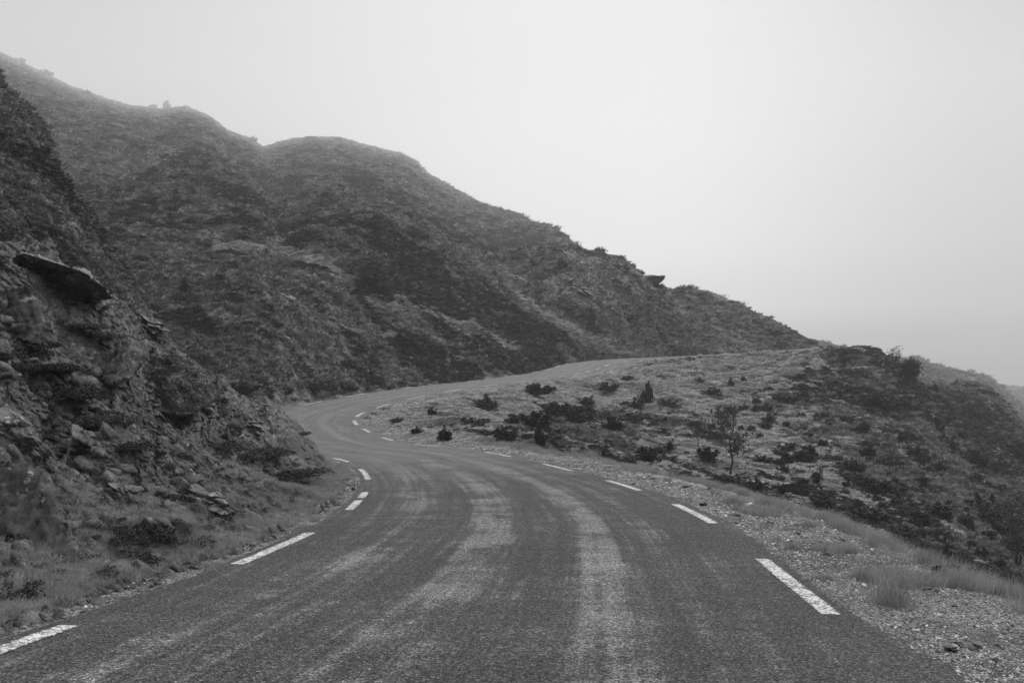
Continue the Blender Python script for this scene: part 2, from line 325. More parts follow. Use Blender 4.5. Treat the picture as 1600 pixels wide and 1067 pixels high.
    wL = inL
    wR = sstep(0, 6.5, dR)
    wt = np.where(sd > 0, wL, wR)
    wt = np.where(rd > 60, 1, wt)
    inner = (sd < 0) & (Y > 30) & (px > 540)                 # the tongue of land inside the hairpin
    wt = np.where(inner, sstep(3.3, 7.5, rd), wt)
    near_road = sstep(3.6, 2.7, rd)
    micro = .012*fbm(X*6, Y*6, 90, 3)*sstep(2.5, 3.1, rd) + .03*fbm(X*1.7, Y*1.7, 91, 2)*sstep(3.0, 4.0, rd)
    zz = shelf + (zt2-shelf)*wt + micro*(1-wt)*(Y < 60)
    zz = np.where(rd < 2.72, np.minimum(zz, rz-.06), zz)
    gravel = np.where(sd < 0, sstep(2.6, 2.85, rd)*(1-sstep(3.9, 4.7, rd+.6*n2)), sstep(2.5, 2.8, rd)*(1-sstep(2.95, 3.25, rd+.3*n2)))
    lip = (sd < 0)*(Y > 97)*(X > 9)*sstep(2.6, 3.0, rd)*(1-sstep(5.0, 5.8, rd))
    gravel = np.maximum(gravel*(rd < 6), lip)
    verge = np.clip(sstep(3.0, 3.5, rd+.3*n2)*(1-wt)*1.2, 0, 1)*(rd < 9)
    grass = np.clip(np.maximum(grass*wt, verge*.8), 0, 1); rock = rock*wt
    return X, zz, dict(rock=rock, grass=grass, gravel=gravel, rd=rd, sd=sd, A=A, B=which['B'], F_=which['F'], far=far, D=which['D'], wt=wt)

pxs = np.concatenate([np.linspace(-1300, -70, 120, endpoint=False), np.linspace(-70, 1670, 1320, endpoint=False), np.linspace(1670, 2900, 120)])
Ys = np.concatenate([np.geomspace(.9, 6, 150, endpoint=False), np.geomspace(6, 34, 620, endpoint=False), np.geomspace(34, 60, 240, endpoint=False),
                     np.geomspace(60, 300, 560, endpoint=False), np.geomspace(300, 2000, 440)])
PX, YY = np.meshgrid(pxs, Ys)
XX, ZZ, MK = land(PX, YY)
PY = YH - F*(ZZ-H)/YY
nr, nc = PX.shape
print('grid', nr, nc)

# ------------------------------------------------------------------ materials
def mat(name):
    m = bpy.data.materials.new(name); m.use_nodes = True; t = m.node_tree; t.nodes.clear()
    o = N(t, 'ShaderNodeOutputMaterial'); b = N(t, 'ShaderNodeBsdfPrincipled'); t.links.new(b.outputs[0], o.inputs[0])
    b.inputs['Roughness'].default_value = .9; b.inputs['Specular IOR Level'].default_value = .2
    return m, t, b
def noise(t, vec, scale, detail=4, rough=.6, out='Fac'):
    n = N(t, 'ShaderNodeTexNoise'); n.inputs['Scale'].default_value = scale; n.inputs['Detail'].default_value = detail; n.inputs['Roughness'].default_value = rough
    if vec is not None: t.links.new(vec, n.inputs['Vector'])
    return n.outputs[0]
def mixc(t, f, a, b, mode='MIX'):
    n = N(t, 'ShaderNodeMix', data_type='RGBA', blend_type=mode)
    for s, v in ((n.inputs[0], f), (n.inputs[6], a), (n.inputs[7], b)):
        if isinstance(v, (int, float)): s.default_value = v if s.type == 'VALUE' else (v, v, v, 1)
        else: t.links.new(v, s)
    return n.outputs[2]
def mathn(t, op, a, b=None, clamp=False):
    n = N(t, 'ShaderNodeMath', operation=op); n.use_clamp = clamp
    for s, v in ((n.inputs[0], a), (n.inputs[1], b)):
        if v is None: continue
        if isinstance(v, (int, float)): s.default_value = v
        else: t.links.new(v, s)
    return n.outputs[0]
def attn(t, name, typ='GEOMETRY'):
    n = N(t, 'ShaderNodeAttribute'); n.attribute_name = name; n.attribute_type = typ; return n.outputs['Fac']
def bump(t, b, h, st=.4, dist=.02):
    n = N(t, 'ShaderNodeBump'); n.inputs['Strength'].default_value = st; n.inputs['Distance'].default_value = dist
    t.links.new(h, n.inputs['Height']); t.links.new(n.outputs[0], b.inputs['Normal'])
def rr(t, f, stops):
    n = ramp(t, stops); t.links.new(f, n.inputs[0]); return n.outputs[0]

def rock_color(t, vec, k=1.0, sc=1.0):
    a = rr(t, noise(t, vec, 1.3*sc, 8, .7), [(.3, .025*k), (.5, .07*k), (.72, .15*k)])
    v = N(t, 'ShaderNodeTexVoronoi'); v.inputs['Scale'].default_value = 9*sc; t.links.new(vec, v.inputs['Vector'])
    n = noise(t, vec, 2.2*sc, 3, .6)
    li = mathn(t, 'MULTIPLY', rr(t, v.outputs['Distance'], [(.22, 1), (.34, 0)]), rr(t, n, [(.48, 0), (.62, 1)]))
    pale = mixc(t, li, a, .24*k)
    crack = rr(t, noise(t, vec, 6*sc, 6, .75), [(.38, .25), (.5, 1)])
    return mixc(t, 1.0, pale, crack, 'MULTIPLY')

m_land, t, b = mat('turf_and_rock')
tcn = N(t, 'ShaderNodeTexCoord'); vec = tcn.outputs['Object']
base = rr(t, noise(t, vec, .35, 8, .68), [(.34, .010), (.5, .024), (.66, .050)])
fine = rr(t, noise(t, vec, 7, 5, .7), [(.35, .35), (.55, 1.0), (.7, 1.6)])
heath = mixc(t, 1.0, base, fine, 'MULTIPLY')
gcol = mixc(t, 1.0, rr(t, noise(t, vec, .9, 6, .65), [(.3, .15), (.6, .27), (.75, .36)]), fine, 'MULTIPLY')
gm = rr(t, mathn(t, 'ADD', attn(t, 'grass'), mathn(t, 'MULTIPLY', mathn(t, 'SUBTRACT', noise(t, vec, 1.4, 5, .7), .5), 1.1)), [(.25, 0), (.75, 1)])
c = mixc(t, gm, heath, gcol)
rk = rr(t, mathn(t, 'ADD', attn(t, 'rock'), mathn(t, 'MULTIPLY', mathn(t, 'SUBTRACT', noise(t, vec, 2.1, 5, .7), .5), .9)), [(.42, 0), (.56, 1)])
sy = N(t, 'ShaderNodeSeparateXYZ'); t.links.new(vec, sy.inputs[0]); fy = N(t, 'ShaderNodeMapRange'); fy.inputs[1].default_value = 60; fy.inputs[2].default_value = 100; t.links.new(sy.outputs[1], fy.inputs[0])
c = mixc(t, rk, c, mixc(t, fy.outputs[0], rock_color(t, vec, 1.35), rock_color(t, vec, 1.4, .45)))
vg = N(t, 'ShaderNodeTexVoronoi'); vg.inputs['Scale'].default_value = 55; t.links.new(vec, vg.inputs['Vector'])
gbw = N(t, 'ShaderNodeRGBToBW'); t.links.new(vg.outputs['Color'], gbw.inputs[0])
grc = mixc(t, 1.0, rr(t, gbw.outputs[0], [(.2, .07), (.55, .21), (.85, .50)]), rr(t, noise(t, vec, 1.1, 4, .6), [(.35, .45), (.6, 1.05)]), 'MULTIPLY')
c = mixc(t, attn(t, 'gravel'), c, grc)
t.links.new(c, b.inputs['Base Color'])
bump(t, b, mathn(t, 'ADD', noise(t, vec, 9, 8, .75), mathn(t, 'MULTIPLY', vg.outputs['Distance'], mathn(t, 'MULTIPLY', attn(t, 'gravel'), 1.2))), .8, .08)

i = np.arange(nr-1)[:, None]*nc + np.arange(nc-1)[None, :]
Fc = np.stack([i, i+1, i+nc+1, i+nc], -1).reshape(-1, 4)
ground = mesh_np('ground', np.stack([XX, YY, ZZ], -1).reshape(-1, 3), Fc, m_land, smooth=False)
tag(ground, kind='structure')
for k in ('rock', 'grass', 'gravel'): attr(ground, k, MK[k])

# ------------------------------------------------------------------ the road
m_road, t, b = mat('worn_asphalt')
tcn = N(t, 'ShaderNodeTexCoord'); vec = tcn.outputs['Object']
ra, rt = attn(t, 'along'), attn(t, 'across')
cb = N(t, 'ShaderNodeCombineXYZ'); t.links.new(mathn(t, 'MULTIPLY', ra, .16), cb.inputs[0]); t.links.new(mathn(t, 'MULTIPLY', rt, 2.6), cb.inputs[1])
st1 = noise(t, cb.outputs[0], 1.7, 6, .62)
cb2 = N(t, 'ShaderNodeCombineXYZ'); t.links.new(mathn(t, 'MULTIPLY', ra, .10), cb2.inputs[0]); t.links.new(mathn(t, 'MULTIPLY', rt, 5.5), cb2.inputs[1])
st2 = noise(t, cb2.outputs[0], 1.5, 4, .6)
def band(c0, wd):
    d = mathn(t, 'ABSOLUTE', mathn(t, 'SUBTRACT', rt, c0))
    n = N(t, 'ShaderNodeMapRange'); n.interpolation_type = 'SMOOTHSTEP'; n.inputs[1].default_value = 0; n.inputs[2].default_value = wd; n.inputs[3].default_value = 1; n.inputs[4].default_value = 0
    t.links.new(d, n.inputs[0]); return n.outputs[0]
bands = mathn(t, 'ADD', mathn(t, 'ADD', mathn(t, 'MULTIPLY', band(.36, .55), 1.0), mathn(t, 'MULTIPLY', band(-.95, .45), 1.15)), mathn(t, 'ADD', mathn(t, 'MULTIPLY', band(1.6, .75), .6), mathn(t, 'MULTIPLY', band(-1.62, .22), .55)))
f1 = mathn(t, 'ADD', mathn(t, 'MULTIPLY', mathn(t, 'MULTIPLY', bands, rr(t, noise(t, vec, .9, 5, .68), [(.36, .30), (.62, 1.2)])), .42), mathn(t, 'MULTIPLY', mathn(t, 'ADD', mathn(t, 'MULTIPLY', mathn(t, 'SUBTRACT', st1, .5), .85), mathn(t, 'MULTIPLY', mathn(t, 'SUBTRACT', noise(t, vec, 1.3, 6, .72), .5), .8)), 1.0))
f2 = mathn(t, 'ADD', f1, mathn(t, 'MULTIPLY', mathn(t, 'SUBTRACT', st2, .5), .9))
farp = N(t, 'ShaderNodeMapRange'); farp.inputs[1].default_value = 24; farp.inputs[2].default_value = 42; t.links.new(ra, farp.inputs[0])
cb3 = N(t, 'ShaderNodeCombineXYZ'); t.links.new(mathn(t, 'MULTIPLY', ra, 4.5), cb3.inputs[0]); t.links.new(mathn(t, 'MULTIPLY', rt, 1.1), cb3.inputs[1])
f2 = mathn(t, 'ADD', f2, mathn(t, 'MULTIPLY', mathn(t, 'SUBTRACT', noise(t, cb3.outputs[0], 1.0, 5, .7), .5), .65))
fm = N(t, 'ShaderNodeMix'); t.links.new(mathn(t, 'MULTIPLY', farp.outputs[0], .72), fm.inputs[0]); t.links.new(f2, fm.inputs[2]); fm.inputs[3].default_value = .38
f3 = fm.outputs[0]
tone = rr(t, f3, [(.0, .070), (.18, .095), (.36, .170), (.62, .228)])
spk = noise(t, vec, 95, 2, .6); vv = N(t, 'ShaderNodeTexVoronoi'); vv.inputs['Scale'].default_value = 85; t.links.new(vec, vv.inputs['Vector'])
vb = N(t, 'ShaderNodeRGBToBW'); t.links.new(vv.outputs['Color'], vb.inputs[0])
agg = rr(t, vb.outputs[0], [(.12, .22), (.5, .80), (.8, 1.6), (.93, 2.9)])
c = mixc(t, 1.0, tone, agg, 'MULTIPLY')
c = mixc(t, 1.0, c, rr(t, noise(t, vec, 34, 3, .7), [(.36, .62), (.64, 1.42)]), 'MULTIPLY')
c = mixc(t, 1.0, c, rr(t, noise(t, vec, .6, 4, .6), [(.3, .86), (.7, 1.12)]), 'MULTIPLY')
t.links.new(c, b.inputs['Base Color']); b.inputs['Roughness'].default_value = .85
bump(t, b, mathn(t, 'ADD', vv.outputs['Distance'], spk), 1.0, .016)

m_paint, t, b = mat('worn_white_paint')
tcn = N(t, 'ShaderNodeTexCoord'); vec = tcn.outputs['Object']
wv = N(t, 'ShaderNodeTexVoronoi'); wv.inputs['Scale'].default_value = 85; t.links.new(vec, wv.inputs['Vector'])
wb = N(t, 'ShaderNodeRGBToBW'); t.links.new(wv.outputs['Color'], wb.inputs[0])
chip = mathn(t, 'ADD', mathn(t, 'MULTIPLY', wb.outputs[0], .45), mathn(t, 'MULTIPLY', noise(t, vec, 14, 6, .75), .75))
eg = mathn(t, 'ABSOLUTE', attn(t, 'edge')); er_ = rr(t, eg, [(.62, 0), (1, 1)])
chip = mathn(t, 'SUBTRACT', chip, mathn(t, 'MULTIPLY', er_, .13))
chip = mathn(t, 'ADD', chip, mathn(t, 'MULTIPLY', mathn(t, 'SUBTRACT', noise(t, vec, 3.5, 4, .7), .5), .35))
c = rr(t, chip, [(.50, .09), (.58, .32), (.68, .60)])
t.links.new(c, b.inputs['Base Color']); bump(t, b, wv.outputs['Distance'], .5, .01)

def ribbon(o_list, along_i, height, extra=0):
    V = []
    for k in along_i:
        for o in o_list(k) if callable(o_list) else o_list:
            V.append((RC[k, 0]+RN[k, 0]*o, RC[k, 1]+RN[k, 1]*o, RC[k, 2]+height-.006*(o/2.6)**2*2))
    return V
edge_noise = lambda s, sd_: .10*float(fbm(np.array([s*1.9+sd_*50]), np.array([.3]), 5, 4)[0]) + .05*float(fbm(np.array([s*7.]), np.array([sd_*3.]), 9, 2)[0])
FI = np.arange(0, len(RC)-.001, .25); FI = FI[FI <= len(RC)-1]
def fi(a, k): return np.stack([np.interp(k, np.arange(len(a)), a[:, j]) for j in range(a.shape[1])], -1)
RCf, RNf = fi(RC, FI), fi(RN, FI); RNf /= np.linalg.norm(RNf, axis=1)[:, None]; RSf = np.interp(FI, np.arange(len(RS)), RS)
V = []; al = []; ac = []; OFF = [-2.76, -2.45, -1.9, -1.3, -.65, 0, .65, 1.3, 1.9, 2.45, 2.76]; ncx = len(OFF)+2
for k in range(len(FI)):
    lo = max(2.80, 2.6+.25+edge_noise(RSf[k], 1)); ro = max(2.80, 2.6+.30+edge_noise(RSf[k], 2)+(.12 if RCf[k, 1] < 30 else 0))
    for o in [-ro]+OFF+[lo]:
        V.append((RCf[k, 0]+RNf[k, 0]*o, RCf[k, 1]+RNf[k, 1]*o, RCf[k, 2]-.012*(o/2.6)**2-.022*(o in (-ro, lo)))); al.append(RSf[k]); ac.append(o)
n = len(FI); i = np.arange(n-1)[:, None]*ncx + np.arange(ncx-1)[None, :]
road = mesh_np('road', V, np.stack([i, i+1, i+ncx+1, i+ncx], -1).reshape(-1, 4)[:, ::-1], m_road)
tag(road, kind='structure'); attr(road, 'along', al); attr(road, 'across', ac)

DR = [[(1300,958),(1190,872)],[(1115,815),(1055,787)],[(1000,765),(948,750)],[(895,735),(850,724)],[(798,713),(757,706)],[(685,698),(648,694)],[(614,688),(597,684)],[(578,675),(567,670)],
 [(559,663),(553,657)],[(556,650),(569,644)],[(588,637),(608,631)],[(637,625),(665,620)],[(695,613),(722,608)],[(753,605),(777,601)],[(800,598),(820,596)],[(841,593),(856,591)],[(872,589),(884,587)],
 [(897,585),(907,582)],[(914,581),(922,578)],[(931,576),(937,573)],[(944,571),(952,569)],[(960,567),(966,566)],[(974,565),(982,562)]]
DL = [[(-70,1048),(110,980)],[(370,878),(485,832)],[(543,793),(560,780)],[(563,776),(571,768)],[(576,748),(562,733)],[(545,719),(521,711)],[(473,632),(504,627)],[(541,620),(572,615)],[(625,608),(645,605)],
 [(676,602),(700,599)],[(730,597),(752,594)],[(790,589),(812,586)],[(832,584),(842,582)],[(853,579),(862,576)],[(867,574),(875,571)],[(881,567),(888,565)]]
def marks(D, side, nm):
    q = RCf.copy(); q[:, :2] += RNf*side*2.6; px, py = 800+F*q[:, 0]/np.maximum(q[:, 1], .1), YH-F*(q[:, 2]-H)/np.maximum(q[:, 1], .1)
    last = 0
    for a, bb in D:
        ks = []
        for p in (a, bb):
            d = (px-p[0])**2+(py-p[1])**2; d[q[:, 1] < 2] = 1e9; ks.append(int(d.argmin()))
        k0, k1 = min(ks), max(ks)
        if k1-k0 < 2: k1 = k0+2
        hw = .075 if q[k0, 1] < 35 else .10 if q[k0, 1] < 60 else .14
        V = []; m = (k1-k0+1)
        for k in range(k0, k1+1):
            for o in (-hw, hw):
                jit = .006*math.sin(k*2.9+o*99)
                oo = side*2.6+o+jit
                V.append((RCf[k, 0]+RNf[k, 0]*oo, RCf[k, 1]+RNf[k, 1]*oo, RCf[k, 2]-.012*(oo/2.6)**2+(.004 if RCf[k, 1] < 40 else .02)))
        ii = np.arange(m-1)*2
        mo_ = mesh_np('edge_marking', V, np.stack([ii, ii+2, ii+3, ii+1], -1)[:, ::-1], m_paint, road); attr(mo_, 'edge', np.tile([-1., 1.], m))
marks(DR, -1, 'r'); marks(DL, 1, 'l')

# ------------------------------------------------------------------ what the camera can see of the land
run = np.minimum.accumulate(np.vstack([np.full((1, nc), 9e9), PY[:-1]]), axis=0)
VIS = PY < run + 2.0
RD, SD = MK['rd'], MK['sd']
def place(px, py):
    """first ground point met along the sight line through (px, py)"""
    c = float(np.interp(px, pxs, np.arange(nc))); c0 = int(c)
    colp = PY[:, c0]; ok = np.where((colp <= py))[0]
    k = ok[0] if len(ok) else int(colp.argmin())
    return Vector(((px-800)/F*Ys[k], Ys[k], ZZ[k, c0]))
def zat(x, y):
    px = 800+F*x/y; c = float(np.interp(px, pxs, np.arange(nc))); r = float(np.interp(y, Ys, np.arange(nr)))
    c0, r0 = min(int(c), nc-2), min(int(r), nr-2); fc, fr = c-c0, r-r0
    return float((ZZ[r0, c0]*(1-fc)+ZZ[r0, c0+1]*fc)*(1-fr)+(ZZ[r0+1, c0]*(1-fc)+ZZ[r0+1, c0+1]*fc)*fr)

# ------------------------------------------------------------------ plant and stone materials
def leafy(name, lo, hi, trans=0.0):
    m, t, b = mat(name)
    oi = N(t, 'ShaderNodeObjectInfo'); g = N(t, 'ShaderNodeNewGeometry')
    a = mathn(t, 'ADD', mathn(t, 'MULTIPLY', oi.outputs['Random'], .6), mathn(t, 'MULTIPLY', g.outputs['Random Per Island'], .4))
    c = rr(t, a, [(.1, lo), (.9, hi)])
    t.links.new(c, b.inputs['Base Color']); b.inputs['Roughness'].default_value = .75
    if trans:
        tr = N(t, 'ShaderNodeBsdfTranslucent'); t.links.new(c, tr.inputs[0]); mx_ = N(t, 'ShaderNodeMixShader'); mx_.inputs[0].default_value = trans
        t.links.new(b.outputs[0], mx_.inputs[1]); t.links.new(tr.outputs[0], mx_.inputs[2])
        t.links.new(mx_.outputs[0], [n for n in t.nodes if n.type == 'OUTPUT_MATERIAL'][0].inputs[0])
    return m
m_heath = leafy('heather_leaves', .005, .048)
m_grass = leafy('dry_grass', .15, .38, .25)
m_straw = leafy('straw_grass', .18, .50, .25)
m_scrub = leafy('short_scrub', .04, .26, .2)
m_tuft = leafy('hill_grass', .05, .22, .2)
m_jun = leafy('juniper_needles', .006, .042)
m_leaf = leafy('tree_leaves', .020, .060, .2)
m_mid = leafy('thin_leaves', .05, .13, .25)
m_pale = leafy('pale_leaves', .06, .14, .2)
m_bark, t, b = mat('bark'); b.inputs['Base Color'].default_value = (.035, .035, .035, 1)
def rockmat(name, k, sc=1.0):
    m, t, b = mat(name); tcn = N(t, 'ShaderNodeTexCoord'); oi = N(t, 'ShaderNodeObjectInfo')
    va = N(t, 'ShaderNodeVectorMath', operation='ADD'); t.links.new(tcn.outputs['Object'], va.inputs[0]); t.links.new(oi.outputs['Location'], va.inputs[1])
    v = va.outputs[0]
    c = rock_color(t, v, k, sc)
    n_ = N(t, 'ShaderNodeNewGeometry'); s_ = N(t, 'ShaderNodeSeparateXYZ'); t.links.new(n_.outputs['Normal'], s_.inputs[0])
    t.links.new(c, b.inputs['Base Color']); bump(t, b, noise(t, v, 7*sc, 8, .75), .8, .06/sc)
    return m
m_rock = rockmat('slate_rock', 1.7); m_rockd = rockmat('dark_slate', 1.2); m_slab = rockmat('slab_slate', 2.2); m_rockl = rockmat('pale_rock', 1.9, .5); m_rockf = rockmat('hill_rock', 2.0, .35)
m_peb, t, b = mat('gravel_stone'); oi = N(t, 'ShaderNodeObjectInfo'); c = rr(t, oi.outputs['Random'], [(.1, .08), (.6, .22), (.85, .38), (1, .6)])
t.links.new(c, b.inputs['Base Color'])

# ------------------------------------------------------------------ small source meshes for the ground cover
def tris_cloud(P, Nn, size, r_):
    """one small triangle per point"""
    n = len(P); a = r_.normal(size=(n, 3)); a /= np.linalg.norm(a, axis=1)[:, None]
    u = np.cross(Nn, a); u /= np.linalg.norm(u, axis=1)[:, None]+1e-9; v = np.cross(Nn, u)
    s = size*(.6+.8*r_.random((n, 1)))
    V = np.stack([P-u*s*.5-v*s*.35, P+u*s*.5-v*s*.35, P+v*s*.75], 1).reshape(-1, 3)
    return V, np.arange(3*n).reshape(-1, 3)
def cushion(seed, n, size, flat=.55, lumps=5):
    r_ = np.random.default_rng(seed); L = np.c_[r_.uniform(-.55, .55, (lumps, 2)), r_.uniform(0, .12, lumps)]; rad = r_.uniform(.35, .6, lumps)
    k = r_.integers(0, lumps, n); d = r_.normal(size=(n, 3)); d[:, 2] = np.abs(d[:, 2]); d /= np.linalg.norm(d, axis=1)[:, None]
    rr_ = rad[k, None]*(.55+.45*r_.random((n, 1))**.5); P = L[k]+d*rr_*np.array([1, 1, flat]); nn = d+r_.normal(size=(n, 3))*.7
    nn /= np.linalg.norm(nn, axis=1)[:, None]
    return tris_cloud(P, nn, size, r_)
def tuft(seed, n, wd, spread=.5, lean=.35):
    r_ = np.random.default_rng(seed); V = []; Fs = []
    for q in range(n):
        x, y = r_.normal(size=2)*spread*.35; h = r_.uniform(.45, 1.05); a = r_.uniform(0, 6.28); bx, by = math.cos(a), math.sin(a)
        ln = r_.uniform(.1, .55)+abs(r_.normal())*.1; px_, py_ = -by*wd/2, bx*wd/2; k = len(V)
        dx, dy = bx*ln*h+lean*h*.35, by*ln*h
        V += [(x-px_, y-py_, -.05), (x+px_, y+py_, -.05), (x+dx*.35+px_*.8, y+dy*.35+py_*.8, h*.6), (x+dx*.35-px_*.8, y+dy*.35-py_*.8, h*.6), (x+dx, y+dy, h*(.95-.35*ln))]
        Fs += [(k, k+1, k+2), (k, k+2, k+3), (k+3, k+2, k+4)]
    return np.array(V), np.array(Fs)
def ico(sub):
    import bmesh
    bm = bmesh.new(); bmesh.ops.create_icosphere(bm, subdivisions=sub, radius=1); bm.verts.ensure_lookup_table()
    V = np.array([v.co[:] for v in bm.verts]); Fs = np.array([[v.index for v in f.verts] for f in bm.faces]); bm.free(); return V, Fs
ICO = {k: ico(k) for k in (1, 2, 3, 4, 5)}
def n3(P, s, sc):
    return (vnoise(P[:, 0]*sc+P[:, 2]*.7*sc, P[:, 1]*sc-P[:, 2]*.6*sc, s)+vnoise(P[:, 2]*sc+11, P[:, 0]*sc*.8+P[:, 1]*sc*.5, s+5))*.5
def boulder(seed, sub, dims, planes=13, rough=.06, strata=0, sdir=(.55, .2, .8), sk=6):
    r_ = np.random.default_rng(seed); V, Fs = ICO[sub]; nn = r_.normal(size=(planes, 3)); nn /= np.linalg.norm(nn, axis=1)[:, None]
    d = r_.uniform(.42, .95, planes); dot = V@nn.T; rad = np.where(dot > .05, d/np.maximum(dot, .05), 9).min(1); rad = np.minimum(rad, 1.15)
    P = V*rad[:, None]; P = P*np.array(dims)
    s = max(dims); Q = P/s
    disp = rough*(n3(Q, seed, 3)+.5*n3(Q, seed+3, 7)+.3*n3(Q, seed+7, 17))
    if strata:
        q = Q@np.array(sdir)*sk+.5*n3(Q, seed+9, 2); f = q-np.floor(q); disp = disp+strata*(f-.5)
        q = q*2.7; f = q-np.floor(q); disp = disp+strata*.4*(f-.5)
    if sub >= 3:
        q1, q2 = Q[:, 0]*.7+Q[:, 2]*.5, Q[:, 1]*.8+Q[:, 2]*1.1; disp = disp+rough*1.1*(facets(q1*4, q2*6, seed)-.5)+rough*.5*(facets(q1*10, q2*15, seed+4)-.5)
    P = P+V*disp[:, None]*s
    return P, Fs

def outcrop(seed, sub, dims, count=7, rough=.05, strata=.05, sk=9):
    """a pile of split slabs lying on one another"""
    r_ = np.random.default_rng(seed+1000); Vs = []; Fs = []; k = 0
    for q in range(count):
        f = (q+.5)/count; lx = r_.uniform(.5, .95)*(1-.35*abs(2*f-1)); V, Fq = boulder(seed*13+q, sub, (dims[0]*lx, dims[1]*r_.uniform(.6, 1.0), dims[2]*r_.uniform(.22, .42)), 16, rough, strata, sk=sk)
        a = r_.uniform(-.5, .5); ca, sa = math.cos(a), math.sin(a); V = np.c_[V[:, 0]*ca-V[:, 1]*sa, V[:, 0]*sa+V[:, 1]*ca, V[:, 2]+V[:, 0]*r_.normal()*.12]
        V += np.array([dims[0]*r_.uniform(-.38, .38), dims[1]*r_.uniform(-.35, .35), dims[2]*(2*f-1)*.8]); Vs.append(V); Fs.append(Fq+k); k += len(V)
    return np.vstack(Vs), np.vstack(Fs)

def scatter(name, srcs, pts, rot, scl, kind_idx, mat_):
    """one ground-cover object: many tiny plants instanced on its own points"""
    coll = bpy.data.collections.new(name+'_sources')
    for q, (V, Fs) in enumerate(srcs):
        o = mesh_np('%s_sprig' % name, V, Fs, mat_, link=False, smooth=False); o.name = '%s_%02d' % (name, q); coll.objects.link(o)
    me = bpy.data.meshes.new(name); me.vertices.add(len(pts)); me.vertices.foreach_set('co', np.asarray(pts, np.float32).ravel()); me.update()
    for nm, ty, dat in (('rot', 'FLOAT_VECTOR', rot), ('scl', 'FLOAT_VECTOR', scl)):
        a = me.attributes.new(nm, ty, 'POINT'); a.data.foreach_set('vector', np.asarray(dat, np.float32).ravel())
    a = me.attributes.new('idx', 'INT', 'POINT'); a.data.foreach_set('value', np.asarray(kind_idx, np.int32))
    ob = bpy.data.objects.new(name, me); C.objects.link(ob); me.materials.append(mat_)
    g = bpy.data.node_groups.new(name, 'GeometryNodeTree'); g.interface.new_socket('Geometry', in_out='INPUT', socket_type='NodeSocketGeometry'); g.interface.new_socket('Geometry', in_out='OUTPUT', socket_type='NodeSocketGeometry')
    gi, go = g.nodes.new('NodeGroupInput'), g.nodes.new('NodeGroupOutput'); ci = g.nodes.new('GeometryNodeCollectionInfo'); ci.inputs[0].default_value = coll
    ci.inputs['Separate Children'].default_value = True; ci.inputs['Reset Children'].default_value = True
    ip = g.nodes.new('GeometryNodeInstanceOnPoints'); ip.inputs['Pick Instance'].default_value = True
    def na(nm, dt):
        n = g.nodes.new('GeometryNodeInputNamedAttribute'); n.data_type = dt; n.inputs[0].default_value = nm; return n.outputs[0]
    er = g.nodes.new('FunctionNodeEulerToRotation')
    g.links.new(na('rot', 'FLOAT_VECTOR'), er.inputs[0])
    g.links.new(gi.outputs[0], ip.inputs['Points']); g.links.new(ci.outputs[0], ip.inputs['Instance']); g.links.new(na('idx', 'INT'), ip.inputs['Instance Index'])
    g.links.new(er.outputs[0], ip.inputs['Rotation']); g.links.new(na('scl', 'FLOAT_VECTOR'), ip.inputs['Scale']); g.links.new(ip.outputs[0], go.inputs[0])
    mo = ob.modifiers.new('cover', 'NODES'); mo.node_group = g
    tag(ob, kind='stuff'); return ob

# sampling weights: even over what one sees, thinner over what is hidden
dPY = np.abs(np.gradient(PY, axis=0)); dPX = np.gradient(pxs)[None, :]
AREA = np.clip(dPY, 0, 12)*dPX*np.where(VIS, 1.0, .12)*(YY < 1700)
AREA *= np.where((PX < -150) | (PX > 1750), .25, 1.0)
nx_, ny_ = [g for g in np.gradient(ZZ)]
def sample(wt, n, seed):
    r_ = np.random.default_rng(seed); p = (AREA*wt).ravel(); cs = np.cumsum(p); k = np.searchsorted(cs, r_.random(n)*cs[-1]); k = np.minimum(k, p.size-1)
    r0, c0 = k//nc, k % nc; r0 = np.minimum(r0, nr-2); c0 = np.minimum(c0, nc-2); fr, fc = r_.random(n), r_.random(n)
    lerp = lambda A: (A[r0, c0]*(1-fc)+A[r0, c0+1]*fc)*(1-fr)+(A[r0+1, c0]*(1-fc)+A[r0+1, c0+1]*fc)*fr
    return np.stack([lerp(XX), lerp(YY), lerp(ZZ)], 1), (r0, c0), r_
rock, grass, gravel, wt_ = MK['rock'], MK['grass'], MK['gravel'], MK['wt']
patch = sstep(-.06, .14, .8*fbm(XX*.09+ZZ*.07, YY*.05, 201, 3)+.9*fbm(XX*.36+ZZ*.2, YY*.3+ZZ*.2, 203, 3))
hp = (YY > 27)*(1-patch)*(~MK['F_'])*.38
grass = np.maximum(grass, hp); ground.data.attributes['grass'].data.foreach_set('value', grass.astype(np.float32).ravel()); grass = MK['grass']
off = np.where(YY > 85, sstep(4.0, 4.8, RD)*np.where((SD < 0) & (YY > 97) & (XX > 9), sstep(5.0, 6.0, RD), 1), sstep(2.9, 3.6, RD))
farw = (YY > 27)

